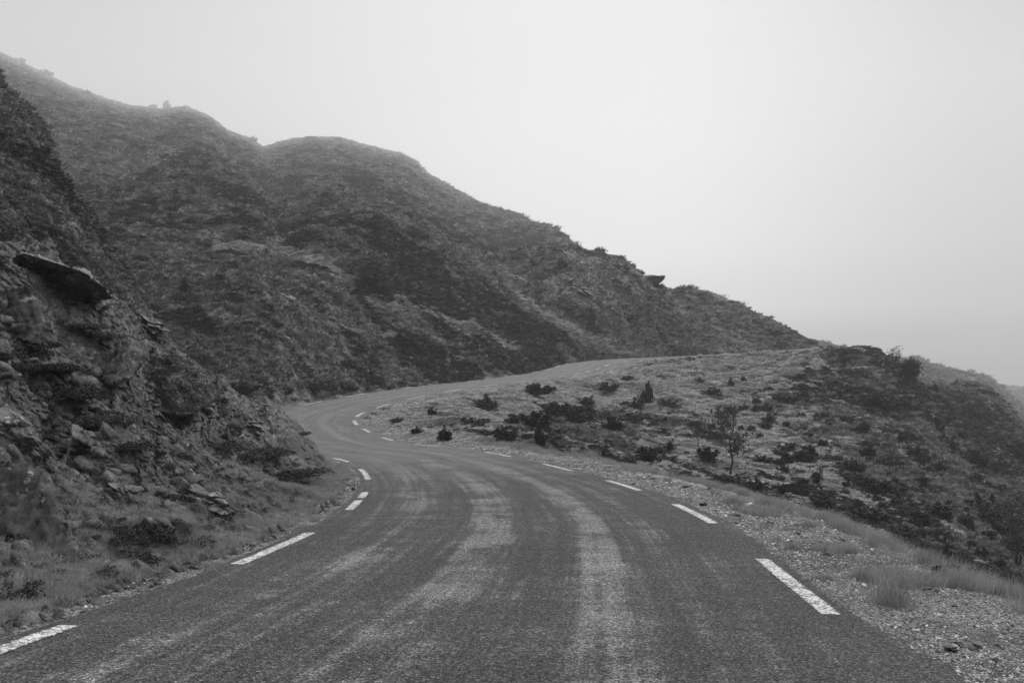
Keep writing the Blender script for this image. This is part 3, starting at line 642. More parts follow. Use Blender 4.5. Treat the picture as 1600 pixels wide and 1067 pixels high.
# dark heather over the hills
w1 = farw*off*(1-.85*sstep(.4, .6, rock))*(1-.93*sstep(.2, .8, grass+.35*fbm(XX*.9, YY*.7, 211, 2)))*(.06+.94*patch)*np.where(MK['F_'], .6+.5*sstep(1200, 1450, PX), 1.0)*(wt_ > .6)
P, (r0, c0), r_ = sample(w1, 80000, 1)
s = P[:, 1]/F*np.clip(r_.lognormal(1.4, .45, len(P)), 2.0, 8.5); s = np.clip(s, .12, 2.2)*np.where(PX[r0, c0] > 850, np.where(P[:, 1] > 112, .6, 1), 1)*np.where((P[:,0]<-10)&(P[:,1]<60)&(P[:,2]>1.5), .7, 1)
far_h = [cushion(300+q, 130, .26, .55) for q in range(6)]
scatter('heather', far_h, P-np.array([0, 0, .0]), np.c_[r_.normal(size=(len(P), 2))*.15, r_.uniform(0, 6.28, len(P))], np.c_[s*1.25, s*1.25, s*r_.uniform(.55, 1.0, len(P))], r_.integers(0, 6, len(P)), m_heath)
# lighter hill grass between
w2 = farw*off*(1-.8*sstep(.5, .7, rock))*(.12+.9*(1-patch))*(1-sstep(.3, .55, grass))*(RD > 3.2)
P, (r0, c0), r_ = sample(w2, 34000, 2)
s = np.clip(P[:, 1]/F*r_.uniform(3.0, 7.0, len(P)), .08, 2.2)
scatter('hill_grass', [tuft(330+q, 34, .13, .9, .8) for q in range(5)], P, np.c_[r_.normal(size=(len(P), 2))*.15, r_.normal(size=len(P))*.7+.3], np.c_[s*1.5, s*1.5, s*.85], r_.integers(0, 5, len(P)), m_tuft)
w2 = farw*np.where(YY > 85, off, sstep(3.1, 3.8, RD))*(1-.8*sstep(.5, .7, rock))*sstep(.25, .75, grass+.35*fbm(XX*.9, YY*.7, 211, 2))
P, (r0, c0), r_ = sample(w2, 34000, 12)
s = np.clip(P[:, 1]/F*r_.uniform(2.5, 5.5, len(P)), .07, 1.2)
scatter('pale_grass', [tuft(345+q, 34, .13, .9, .8) for q in range(5)], P, np.c_[r_.normal(size=(len(P), 2))*.15, r_.normal(size=len(P))*.7+.3], np.c_[s*1.5, s*1.5, s*.45], r_.integers(0, 5, len(P)), m_straw)
# the near bank: heather cushions and tufts
A_ = MK['A']
w3 = A_*(YY > 6)*(1-.9*sstep(.35, .55, rock))*sstep(.0, .4, .55-grass)*(wt_ > .35)
P, (r0, c0), r_ = sample(w3, 9000, 3)
s = r_.uniform(.04, .13, len(P))*(1+.8*(r_.random(len(P)) > .9))
scatter('bank_heather', [cushion(360+q, 900, .085, .7, 7) for q in range(5)], P-np.array([0, 0, .02]), np.c_[r_.normal(size=(len(P), 2))*.2, r_.uniform(0, 6.28, len(P))], np.c_[s*1.2, s*1.2, s], r_.integers(0, 5, len(P)), m_heath)
w4 = (A_*(YY > 6)*(1-.88*sstep(.45, .65, rock))*(.35+.65*sstep(.3, .7, grass))*sstep(3.0, 3.4, RD))
P, (r0, c0), r_ = sample(w4, 26000, 4)
s = r_.uniform(.025, .075, len(P))
tufts = [tuft(380+q, 46, .035, .8, .5) for q in range(6)]
scatter('bank_grass', tufts, P, np.c_[r_.normal(size=(len(P), 2))*.25, r_.normal(size=len(P))*.8], np.c_[s*1.3, s*1.3, s], r_.integers(0, 6, len(P)), m_scrub)
# verges: dry grass along both edges of the near road
L_ = (SD > 0); nb = fbm(XX*.8, YY*.8, 77, 3); nb2 = fbm(XX*1.1+9, YY*1.1, 79, 2)
wl = L_*sstep(2.95, 3.5, RD+.35*nb)*(1-sstep(4.0, 5.2, RD+.5*nb))*(YY < 34)*(YY > 2)*(1-.8*sstep(.4, .6, rock))*(PX < 620)
wr = (1-L_)*sstep(4.1, 4.9, RD+.8*nb)*(1-sstep(5.6, 7.5, RD))*(YY < 36)*(YY > 1.5)*(.10+.9*sstep(-.2, .35, nb2))
wr2 = (1-L_)*sstep(3.25, 3.5, RD)*(1-sstep(4.0, 4.3, RD))*sstep(.25, .45, nb2)*(YY < 25)*.6
P, (r0, c0), r_ = sample((wl+1.6*wr+wr2)*np.clip(YY/10, .5, 2.5), 21000, 5)
rd_ = RD[r0, c0]; right = (SD[r0, c0] < 0)
s = r_.uniform(.07, .19, len(P))*np.where(right & (rd_ > 4.1), 1.0, np.where(right, 1.0, .55))*np.where(right & (rd_ < 4.1), .7, 1)
scatter('verge_grass', [tuft(420+q, 60, .016, .9, .6) for q in range(7)], P, np.c_[r_.normal(size=(len(P), 2))*.2, r_.normal(size=len(P))*.8+.4], np.c_[s*1.1, s*1.1, s*1.1], r_.integers(0, 7, len(P)), m_grass)
# loose stones on the shoulders
wg = (YY < 60)*(YY > 2)*((1-L_)*sstep(2.75, 2.95, RD+.1*nb)*(1-.9*sstep(3.9, 4.7, RD))*(RD < 6)+.35*L_*sstep(2.8, 2.9, RD)*(1-sstep(3.1, 3.5, RD)))*(.45+.55*sstep(-.2, .4, nb2))
P, (r0, c0), r_ = sample(wg*np.clip(YY/8, .6, 1.6), 42000, 6)
s = np.clip(r_.lognormal(-4.75, .5, len(P)), .004, .045)*np.clip(P[:, 1]/9, .8, 3.0)
stones = [boulder(450+q, 1, (1, .75, .42), 8, .05) for q in range(6)]
scatter('gravel', stones, P+np.array([0, 0, .0]), np.c_[r_.normal(size=(len(P), 2))*.4, r_.uniform(0, 6.28, len(P))], np.c_[s, s, s], r_.integers(0, 6, len(P)), m_peb)
# rock litter on the bank
w7 = A_*(YY > 6)*sstep(.25, .5, rock)*(wt_ > .3)+(A_*(wt_ > .02)*(wt_ < .6)*.6)
P, (r0, c0), r_ = sample(w7, 15000, 7)
s = np.clip(r_.lognormal(-3.25, .6, len(P)), .012, .20)
scatter('rock_litter', [boulder(470+q, 2, (1, .7, .34), 7, .03, .04) for q in range(6)], P, np.c_[r_.normal(size=len(P))*.3, .6+r_.normal(size=len(P))*.35, r_.normal(size=len(P))*.6], np.c_[s, s, s], r_.integers(0, 6, len(P)), m_rock)

w8 = farw*off*(MK['F_']*.5+1)*(sstep(.15, .5, rock)*3+.10)*(YY < 420)
P, (r0, c0), r_ = sample(w8, 9000, 8)
s = P[:, 1]/F*np.clip(r_.lognormal(.35, .5, len(P)), .6, 5)
scatter('scree', [boulder(490+q, 2, (1, .8, .55), 10, .06, .05) for q in range(6)], P, np.c_[r_.normal(size=(len(P), 2))*.4, r_.uniform(0, 6.28, len(P))], np.c_[s, s, s], r_.integers(0, 6, len(P)), m_rockf)

# ------------------------------------------------------------------ things
def empty(name, loc, label, cat, group=None):
    o = bpy.data.objects.new(name, None); C.objects.link(o); o.location = loc; o.empty_display_size = .2; tag(o, label, cat, group); return o

# juniper bushes: upright ragged sprays
def juniper_mesh(seed, n=900, upright=.5, wide=1.0):
    r_ = np.random.default_rng(seed); P = []; D = []; k = 16
    for q in range(k):
        a = r_.uniform(0, 6.28); rad = r_.uniform(.05, .42)*wide; tip = np.array([math.cos(a)*rad*1.25, math.sin(a)*rad*1.25, r_.uniform(.35, 1.0)*(1.1-rad)])
        bse = np.array([math.cos(a)*rad*.6, math.sin(a)*rad*.6, 0]); m = n//k; tt = r_.random(m)**.8
        w_ = (.20*(1-tt)**.7+.03)[:, None]; d = r_.normal(size=(m, 3))
        P.append(bse+(tip-bse)*tt[:, None]+d*w_*.55); dd = d+np.array([0, 0, upright*2]); D.append(dd/np.linalg.norm(dd, axis=1)[:, None])
    P = np.vstack(P); P[:, 2] = np.abs(P[:, 2]); D = np.vstack(D)
    a = np.cross(D, r_.normal(size=D.shape)); a /= np.linalg.norm(a, axis=1)[:, None]
    return tris_cloud(P, a, .075, r_)
JM = []
for q in range(7):
    V_, F_ = juniper_mesh(500+q, 1500, .5, [1, 1.2, .8, 1.3, 1, .6, 1.1][q]); me_o = mesh_np('juniper_bush', V_, F_, m_jun, link=False, smooth=False); JM.append(me_o.data)
def bush(px, py, wd, ht, label, group=None, me=None, name='juniper_bush', cat='bush', mt=None, k=None):
    """px, py: foot of the bush on the land; wd, ht in photo pixels"""
    p = place(px, py); m = p.y/F; q = R.randrange(7) if k is None else k
    o = bpy.data.objects.new(name, JM[q] if me is None else me); C.objects.link(o); o.location = (p.x, p.y, p.z-.04*ht*m)
    o.scale = (wd*m*1.1, wd*m*1.1, ht*m*1.0); o.rotation_euler = (0, 0, R.uniform(0, 6.28)); tag(o, label, cat, group)
    return o
G1 = 'juniper bushes on the slope inside and beyond the hairpin'
J = [(676,648,14,15,'tiny dark juniper with an upright sprig just inside the tip of the hairpin'),
 (651,677,20,12,'low dark juniper lying close above the gravel inside the hairpin'),(622,660,24,9,'thin creeping juniper nearest the tip of the hairpin bend'),
 (693,690,26,28,'pointed upright juniper at the gravel edge of the lower road'),(762,640,40,26,'round very dark juniper with a bare shaded hollow below it'),
 (838,618,52,20,'wide grey juniper just below the upper road edge'),(917,632,38,14,'flat dark juniper spread under the upper road'),
 (788,690,36,30,'dense dark round juniper at the lower end of the big thicket'),(808,664,50,20,'low light-topped juniper at the near end of the big thicket'),
 (872,652,44,28,'tallest dark juniper at the top of the big thicket'),(838,668,48,30,'dark juniper in the middle of the big thicket'),
 (900,662,40,26,'dark juniper closing the far end of the big thicket'),(842,696,24,32,'slim pale leafy bush standing in front of the thicket'),
 (957,674,34,26,'ragged juniper halfway down between the thicket and the small tree'),(945,612,40,18,'spreading juniper with dark shadow under the long upper road verge'),
 (981,596,18,11,'small dark juniper close beneath the far edge markings'),(1012,630,24,34,'tall pointed juniper in the middle of the grassy bowl'),
 (994,640,26,22,'bushy juniper beside the foot of the tall pointed one'),(990,660,28,18,'low juniper below the tall pointed one'),
 (925,712,44,18,'juniper behind the pale grass at the gravel edge'),(952,722,30,16,'small juniper right behind the stone strewn shoulder'),
 (1044,636,30,16,'flat dark juniper lying below and beyond the tall pointed one'),(1112,616,30,13,'elongated juniper on the pale grass bowl'),
 (1142,606,11,16,'small spiky juniper on the pale grass under the upper road'),(1161,597,10,12,'tiny spiky juniper higher up the pale grass'),
 (1181,630,20,12,'small juniper on the rim of the rocky slope'),(1092,597,18,7,'very low dark juniper on the pale grass'),
 (1047,703,16,20,'narrow leaning juniper low in the gully'),(1008,720,30,28,'dark bushy juniper low in the gully behind the shoulder'),
 (1104,722,34,28,'tangled bush beside the foot of the small tree'),(1184,724,34,15,'dark low juniper in the patch of grass past the small tree'),
 (1262,722,72,30,'broad dark thicket bush in the middle of the rocky slope'),(1232,706,34,18,'low bush at the upper end of the broad dark one'),
 (1334,736,30,22,'rounded dark bush past the broad thicket bush'),(1357,712,28,18,'small dark bush above the rounded one'),
 (1412,688,24,16,'small dark round bush on open ground below the white outcrop'),(1397,730,30,14,'flat bush below the small round one'),
 (1437,722,40,28,'large dark bush under the white rock outcrop'),(1142,760,64,18,'long dark heathery bush at the foot of the small tree'),
 (1180,762,28,18,'dark bush between the small tree and the pointed stone'),(1218,772,20,20,'narrow dark bush right behind the pointed stone'),
 (1250,768,34,16,'dark bush behind and beyond the pointed stone'),(1290,786,44,16,'low spreading bush along the tall verge grass'),
 (1352,812,64,24,'wide dark juniper rising behind the tall verge grass'),(1412,836,44,20,'dark bush next along from the wide one behind the verge'),
 (1446,824,16,20,'single little conifer shaped bush beyond the verge'),(1506,822,28,24,'dark upright bush on the lower slope'),
 (1525,728,44,32,'big dark bush high on the steep outer slope'),(1546,806,56,44,'largest dark bush on the lower outer slope'),
 (1469,806,56,30,'spreading dark bush on the lower slope'),(1371,768,44,22,'dark bush in the grass strip of the gully'),
 (1364,634,54,22,'dark broad bush near the top of the rocky slope'),(1396,640,44,20,'dark bush beside the broad one near the top'),
 (1244,626,34,10,'low dark bush under the pale ledge of rock'),(1319,555,9,11,'small upright bush on the crest of the knoll'),
 (1306,551,16,6,'flat little bush on the crest of the knoll'),(1337,563,18,8,'low bush just over the crest of the knoll'),
 (1289,582,20,11,'small bush above the pale ledge of rock'),(1252,592,34,10,'dark bush on top of the pale ledge of rock'),
 (1590,712,50,30,'dark bush at the outer rim of the steep slope'),(1462,614,9,14,'little bush standing up in the saddle'),
 (1489,905,60,26,'dark bush low behind the nearest tall grass')]
for px_, py_, a, b_, lab in J: bush(px_, py_, a, b_, lab, G1, mt=m_jun, k=(2 if b_ > a*1.3 else R.choice([0, 1, 3, 4, 6])))
LM = [(1140,690,'the slender young tree'),(1232,775,'the pointed pale stone'),(1265,603,'the pale rock ledge'),(1484,680,'the tall whitish outcrop'),(1262,712,'the broad thicket bush'),
 (1437,712,'the large bush under the outcrop'),(1546,790,'the largest bush on the lower slope'),(1352,803,'the wide juniper behind the verge'),(1334,726,'the rounded bush past the thicket'),(1364,626,'the broad bush near the top'),
 (1525,715,'the big bush high on the outer slope'),(1412,820,'the bush beyond the verge grass'),(1047,695,'the narrow leaning juniper'),(1592,770,'the pale tree at the edge'),(1560,715,'the low pale rock'),(1546,628,'the pale upright rock'),
 (1334,650,'the pale scattered stones'),(1184,718,'the low bush past the small tree'),(1469,795,'the spreading bush on the lower slope'),(1012,618,'the tall pointed juniper'),(1112,610,'the elongated juniper'),(1290,778,'the low bush along the verge'),(1181,626,'the juniper on the rim')]
seen = set(); cnt = 0; tries = 0
while cnt < 110 and tries < 3000:
    tries += 1
    x_, y_ = R.uniform(1000, 1640), R.uniform(600, 900)
    if y_ > 640+(x_-1000)*.48 or y_ < 600+(x_-1300)*.35 or (y_ < 640 and x_ < 1180): continue
    a = R.uniform(9, 26); q = min(LM, key=lambda m: math.hypot(m[0]-x_, m[1]-y_)); dx, dy = x_-q[0], y_-q[1]; dd = math.hypot(dx, dy)
    if dd < 14: continue
    vert = 'above' if dy < -abs(dx)*.4 else 'below' if dy > abs(dx)*.4 else ''; side = 'left of' if dx < 0 else 'right of'
    where = (vert+(' and '+side if abs(dx) > abs(dy)*.4 else '')) if vert else side
    lab = '%s dark juniper %s %s %s' % ('tiny' if a < 14 else 'small' if a < 20 else 'medium', 'close' if dd < 34 else 'a little' if dd < 60 else 'well', where, q[2])
    if lab in seen: continue
    seen.add(lab); bush(x_, y_, a, a*R.uniform(.45, .85), lab, 'small junipers scattered over the slope'); cnt += 1
HB_ = []
for q in range(3):
    V_, F_ = cushion(600+q, 5200, .045, .62, 11); HB_.append(mesh_np('heather_bush', V_, F_, m_heath, link=False, smooth=False).data)
for px_, py_, a, b_, lab in [(118,516,74,26,'dark heather bush filling the hollow below the overhanging slab'),(158,530,44,20,'dark heather bush at the lower end of the slab hollow'),
   (70,580,70,34,'dark heather bush low under the pale rock face'),(118,622,78,56,'biggest dark heather cushion in the middle of the bank'),(158,664,66,48,'dark heather cushion just below the biggest one'),
   (205,700,60,30,'dark heather cushion trailing down under the lichened outcrop'),(352,700,70,26,'low dark heather at the upper end of the long roadside patch'),(402,712,80,30,'thick dark heather in the long patch above the bend'),
   (448,744,80,32,'dark heather at the lower end of the long patch nearest the road'),(300,560,44,16,'dark heather cap on top of the lichened outcrop'),(285,468,10,10,'small heather knot on the skyline of the bank')][:10]:
    o = bush(px_, py_, a*1.15, b_*1.25, lab, 'dark heather cushions on the near bank', R.choice(HB_), 'heather_bush'); o.scale = (o.scale[0]*.62, o.scale[0]*.62, o.scale[2]*.8)
for px_, py_, a, b_, lab in [(380,612,40,20,'dark shrub at the foot of the big hillside just past the bank'),(446,618,28,14,'low dark shrub beside the outer curve of the bend'),(488,611,44,13,'long low shrub above the outer curve of the bend'),
   (627,536,60,12,'long dark shrub patch halfway between the tree and the road'),(287,462,18,30,'little pointed conifer on the big hillside above the bank'),(274,308,12,18,'small upright bush high on the big hillside'),
   (545,611,26,8,'low shrub next to the marker pole'),(590,470,8,5,'tuft of shrub under the round hillside tree'),
   (260,166,11,14,'rounded shrub on top of the rocky ridge knob'),(240,168,12,6,'flat shrub next to the ridge knob'),(395,222,14,10,'shrub leaning out of the skyline before the notch'),
   (137,149,16,9,'shrub breaking the high foggy ridge'),(35,98,12,8,'highest shrub on the foggy ridge at its upper end'),(72,117,18,8,'low shrub on the upper foggy ridge'),(486,219,20,6,'low twiggy shrub on the rounded hump skyline'),
   (530,219,14,4,'tiny shrub past the twiggy one on the rounded hump'),(783,330,7,7,'tiny shrub on the skyline above the rocky spur'),(920,396,5,6,'tiny upright shrub at the start of the rocky spur crest'),
   (1003,424,8,8,'bush on the spur crest behind the jutting rock'),(350,205,8,6,'small shrub on the descending ridge below the knob')]:
    bush(px_, py_, a, b_, lab, 'shrubs on the big hillside', k=(4 if b_ > a else 0))

# trees
def tree(px, py, ht, wd, label, trunk_h=.3, n=2600, mt=None, seed=1, stems=1, leaf=.05, name='tree', lean=0):
    p = place(px, py); m = p.y/F; Hh = ht*m; W = wd*m; r_ = np.random.default_rng(seed)
    root = empty(name, (p.x, p.y, p.z-.03*Hh), label, 'tree')
    V = []; Fs = []
    def limb(a, b_, ra, rb, seg=6):
        a, b_ = np.array(a, float), np.array(b_, float); d = b_-a; L = np.linalg.norm(d); d /= L; u = np.cross(d, [.3, .9, .1]); u /= np.linalg.norm(u); v = np.cross(d, u)
        prev = None; wob = r_.normal(size=(5, 3))*L*.03; wob[0] = 0; wob[4] = 0
        for q in range(5):
            t_ = q/4; c_ = a+d*L*t_+wob[q]; rad = ra+(rb-ra)*t_; k = len(V)
            for s_ in range(seg):
                an = 6.283*s_/seg; V.append(c_+(u*math.cos(an)+v*math.sin(an))*rad)
            if prev is not None:
                for s_ in range(seg): Fs.append((prev+s_, prev+(s_+1) % seg, k+(s_+1) % seg, k+s_))
            prev = k
    tips = []
    for s_ in range(stems):
        bx = (s_-(stems-1)/2)*W*.07; top = (bx*2.2+lean*Hh, r_.normal()*W*.03, Hh*.86); limb((bx, 0, 0), top, Hh*.016/stems**.4+.01*m, Hh*.004)
        for q in range(11):
            z0 = r_.uniform(trunk_h*.9, .8); a = r_.uniform(0, 6.28); rr_ = W*.5*r_.uniform(.5, 1.0)*math.sin(math.pi*min(1, .25+.75*(1-z0)))
            b0 = np.array([bx+(top[0]-bx)*z0/.86, 0, Hh*z0]); b1 = b0+np.array([math.cos(a)*rr_, math.sin(a)*rr_, Hh*r_.uniform(.04, .17)]); limb(b0, b1, Hh*.006, Hh*.002, 4)
            for e in (.45, .7, 1.0): tips.append(b0+(b1-b0)*e)
        tips.append(np.array(top)); tips.append(np.array(top)*[1, 1, .93])
    trunk = mesh_np('trunk', V, Fs, m_bark, root)
    tips = np.array(tips); k = r_.integers(0, len(tips), n); sp_ = W*.085
    Pp = tips[k]+r_.normal(size=(n, 3))*sp_*np.array([1, 1, .8]); nn = r_.normal(size=(n, 3)); nn /= np.linalg.norm(nn, axis=1)[:, None]
    V2, F2 = tris_cloud(Pp, nn, leaf*W, r_)
    mesh_np('crown', V2, F2, mt or m_leaf, root, smooth=False)
    return root
tree(586, 458, 60, 52, 'round bushy tree with two bare stems alone on the big hillside', .28, 5200, m_leaf, 3, 2, .055)
tree(1140, 742, 122, 72, 'slender young tree with a thin bare trunk standing in the gully', .30, 1100, m_mid, 5, 1, .045, lean=.04)
tree(1399, 572, 32, 26, 'sparse little tree against the fog on the crest of the knoll', .15, 520, m_pale, 7, 2, .07)
tree(1424, 592, 34, 38, 'rounded dark tree just over the crest beside the sparse one', .15, 2600, m_leaf, 9, 2, .06)
tree(1592, 880, 130, 80, 'pale leafy tree at the very edge of the gully on the lower slope', .12, 4200, m_pale, 11, 2, .04)
tree(1090, 700, 50, 22, 'very thin sapling behind the slender young tree', .35, 260, m_leaf, 13, 1, .07)
tree(1284, 752, 40, 20, 'bare twiggy sapling in the grass strip past the pointed stone', .3, 120, m_leaf, 15, 1, .07)

# marker pole on the outer curve
p = place(575, 612); root = empty('marker_pole', p, 'thin dark snow marker pole standing on the verge of the far bend', 'pole')
def cyl(r0_, r1_, z0, z1, seg=10):
    V = [(r*math.cos(6.283*s/seg), r*math.sin(6.283*s/seg), z) for r, z in ((r0_, z0), (r1_, z1)) for s in range(seg)]
    return V, [(s, (s+1) % seg, seg+(s+1) % seg, seg+s) for s in range(seg)]+[tuple(range(seg))[::-1], tuple(range(seg, 2*seg))]
m_pole, t, b = mat('pole_paint'); b.inputs['Base Color'].default_value = (.03, .03, .03, 1)
m_band, t, b = mat('reflective_band'); b.inputs['Base Color'].default_value = (.3, .3, .3, 1)
V_, F_ = cyl(.045, .035, -.2, 1.75); mesh_np('post', V_, F_, m_pole, root)
V_, F_ = cyl(.05, .05, 1.45, 1.6); mesh_np('reflector_band', V_, F_, m_band, root)

# rocks
def rock_at(px, py, wd, ht, label, mt=None, seed=0, sub=4, dz=-.25, dy=.8, rot=(0, 0, 0), strata=.05, sk=6, name='boulder', cat='rock', group=None, rough=.06):
    p = place(px, py); m = p.y/F
    if min(wd, ht) > 11: V, Fs = outcrop(seed, min(sub, 4), (wd*m*.52, wd*m*.5*dy, ht*m*.5), 5+int(wd > 40)*4, rough, strata, sk)
    else: V, Fs = boulder(seed, sub, (wd*m*.55, wd*m*.55*dy, ht*m*.6), 16, rough, strata, sk=sk)
    o = mesh_np(name, V, Fs, mt or m_rock, smooth=False); o.location = (p.x, p.y+wd*m*.15, p.z+ht*m*(.35+dz)); o.rotation_euler = [math.radians(a) for a in rot]
    tag(o, label, cat, group); return o
RL = [
 (342,806,56,40,'blocky boulder with a black hollow on its side, low on the bank',m_rock,24,5,(0,20,20)),
 (318,782,66,24,'flat layered rock lying on top of the hollowed boulder',m_rock,25,4,(0,22,0)),
 (240,836,64,44,'dark angular rock at the foot of the bank',m_rockd,26,5,(0,30,0)),
 (20,700,90,80,'rough pale outcrop above the huge layered one',m_rock,28,5,(0,30,0)),
 (128,705,70,50,'broken slate ledge in the middle of the bank',m_rock,29,5,(0,34,0)),
 (190,778,60,26,'small broken ledge between the slate ledge and the dark angular rock',m_rock,30,4,(0,25,0)),
 (422,808,34,8,'flat dark stone lying in the verge grass near the bend',m_rockd,31,4,(0,5,0)),
 (228,512,60,26,'pale broken rocks on the skyline of the bank past the slab',m_rock,32,4,(0,25,0)),
 (395,672,46,20,'low rock near the end of the bank above the bend',m_rock,33,4,(0,20,0)),
 (325,655,40,44,'rounded grey end of the outcrop above the long heather patch',m_rock,34,4,(0,20,0)),
 (268,862,26,9,'pale flat stone at the edge of the verge grass',m_rockl,35,3,(0,5,0)),
 (308,862,22,8,'second pale flat stone nearer the road in the verge grass',m_rockl,36,3,(0,5,0)),
 (1232,782,20,20,'pointed pale stone standing at the outer edge of the shoulder',m_rockl,41,3,(0,-10,0)),
 (1262,612,44,24,'pale broken ledge of rock on the knoll slope',m_rockf,42,4,(0,0,0)),
 (1278,608,26,22,'darker split block at the end of the pale ledge',m_rockf,43,4,(0,0,0)),
 (1484,698,24,44,'tall whitish rock outcrop on the steep outer slope',m_rockl,44,4,(0,-12,0)),
 (1334,655,26,12,'pale rock scatter stone high on the rocky slope',m_rockf,45,3,(0,0,0)),
 (1316,668,16,10,'small pale stone below the pale scatter stone',m_rockf,46,3,(0,0,0)),
 (1546,640,16,26,'pale upright rock near the outer knob',m_rockf,47,3,(0,0,0)),
 (1560,720,18,24,'pale rock low on the outer slope',m_rockf,48,3,(0,0,0)),
 (772,430,13,12,'single whitish rock high on the hillside above the rocky spur',m_rockl,51,3,(0,0,0)),
 (450,468,24,9,'whitish broken rock on the hillside beyond the bank',m_rockl,52,3,(0,0,0)),
 (680,499,12,9,'small whitish rock on the spur line below the tree',m_rockl,53,3,(0,0,0)),
 (757,498,10,6,'tiny pale rock further along the spur line',m_rockl,54,3,(0,0,0)),
 (712,584,16,10,'pale rock just above the upper road cutting',m_rockf,55,3,(0,0,0)),
 (930,494,18,20,'pale pointed boulder at the foot of the cliffs',m_rockl,56,4,(0,-25,0)),
 (905,480,26,20,'broken cliff block above the pale pointed boulder',m_rockf,57,4,(0,0,0)),
 (893,445,26,20,'cliff block at the upper end of the rocky spur face',m_rockf,58,4,(0,15,0)),
 (915,462,30,24,'large cracked block in the centre of the cliffs',m_rockf,59,4,(0,10,0)),
 (968,455,20,24,'ribbed block beneath the spur crest',m_rockf,60,4,(0,0,0)),
 (985,462,16,20,'narrow block under the spur crest nearer the jutting rock',m_rockf,61,4,(0,0,0)),
 (968,482,20,16,'lower block under the ribbed one',m_rockf,62,4,(0,0,0)),
 (1002,508,22,12,'dark ledge block above the scree',m_rockf,63,4,(0,0,0)),
 (1022,536,26,14,'scree block near the road at the foot of the spur',m_rockf,64,4,(0,0,0)),
 (1045,545,22,14,'last scree block before the next hill',m_rockf,65,4,(0,0,0)),
 (880,512,14,8,'small block half buried below the cliffs',m_rockf,66,3,(0,0,0)),
 (320,192,24,14,'foggy rock step below the ridge knob',m_rockf,67,3,(0,0,0)),
 (268,190,30,14,'foggy crag under the shrub on the ridge knob',m_rockf,68,3,(0,0,0)),
 (142,184,18,16,'foggy crag on the high slope',m_rockf,69,3,(0,0,0)),
 (78,222,16,8,'little pale rock on the crest of the dark near hill',m_rockf,70,3,(0,0,0))]
for px_, py_, a, b_, lab, mt, sd_, sub, ro in RL:
    rock_at(px_, py_, a, b_, lab, mt, sd_, sub, rot=ro, strata=.06 if mt in (m_rock, m_rockd) else .03, sk=9 if mt in (m_rock, m_rockd) else 5)
def chunk(outline, thick, label, mt, name, seed, amp, cuts=5, sd=(.45, .2, 1.0), sa=.5):
    """a slab with a given outline: (px, py, distance) corners, extruded away from the road"""
    import bmesh
    bm = bmesh.new(); fr = [bm.verts.new(((x-800)/F*y, y, H+(YH-v)/F*y)) for x, v, y in outline]
    bk = [bm.verts.new((q.co.x*1.0+.06*thick, q.co.y+thick, q.co.z+.10*thick)) for q in fr]; n = len(fr)
    ctr = sum((q.co for q in fr), Vector())/n
    dv_ = Vector((ctr.x/ctr.y, 1, (ctr.z-H)/ctr.y))*thick
    for q, p_ in zip(bk, fr): q.co = ctr+dv_+(p_.co-ctr)*.8
    bm.faces.new(fr); bm.faces.new(bk[::-1])
    for q in range(n): bm.faces.new((fr[q], bk[q], bk[(q+1) % n], fr[(q+1) % n]))
    bmesh.ops.triangulate(bm, faces=bm.faces[:]); bmesh.ops.recalc_face_normals(bm, faces=bm.faces[:])
    for _ in range(cuts): 
        L = [e for e in bm.edges if e.calc_length() > amp*1.6]
        if L: bmesh.ops.subdivide_edges(bm, edges=L, cuts=1); bmesh.ops.triangulate(bm, faces=bm.faces[:])
    V = np.array([q.co[:] for q in bm.verts]); bm.normal_update(); Nn = np.array([q.normal[:] for q in bm.verts]); c0 = V.mean(0); s = 1/(amp*9)
    d = amp*(n3((V-c0)*s, seed, 1.2)+.6*n3((V-c0)*s, seed+2, 3)+.4*n3((V-c0)*s, seed+4, 7)); Q = (V-c0)*s; q = Q@np.array(sd)*3+.4*n3(Q, seed+8, 1.5); d = d+amp*sa*((q-np.floor(q))-.5); q = q*2.6; d = d+amp*sa*.5*((q-np.floor(q))-.5)
    q1, q2 = Q[:, 0]*.8+Q[:, 1]*.5, Q[:, 2]+Q[:, 1]*.3; d = d+amp*1.3*(facets(q1*1.2, q2*2.2, seed)-.5)+amp*.6*(facets(q1*3.3, q2*5.5, seed+4)-.5)
    V = V+Nn*d[:, None]-c0; Fs = np.array([[q.index for q in f.verts] for f in bm.faces]); bm.free()
    o = mesh_np(name, V, Fs, mt, smooth=False); o.location = c0; tag(o, label, 'rock'); return o
chunk([(18,403,14.8),(36,396,14.7),(72,406,14.6),(108,418,14.6),(140,430,14.9),(160,447,15.3),(173,464,15.8),(150,468,16.1),(118,462,16.1),(86,455,16.1),(62,440,15.9),(40,424,15.5)], 2.2, 'long overhanging slate slab with a black shadowed underside, high on the bank', m_slab, 'slate_slab', 81, .055)
chunk([(36,444,15.0),(52,440,14.9),(78,444,15.0),(86,458,15.1),(60,462,15.2),(40,456,15.2)], .7, 'rounded pale stone propping the near end of the overhanging slab', m_rock, 'boulder', 82, .03)
chunk([(986,432,136),(1003,434,134),(1018,431,133),(1040,431,132),(1037,437,132.4),(1029,444,133),(1020,449,134),(1004,450,135),(990,446,136)], 6, 'square rock jutting out from the spur crest against the sky', m_rockf, 'jutting_rock', 83, .16)

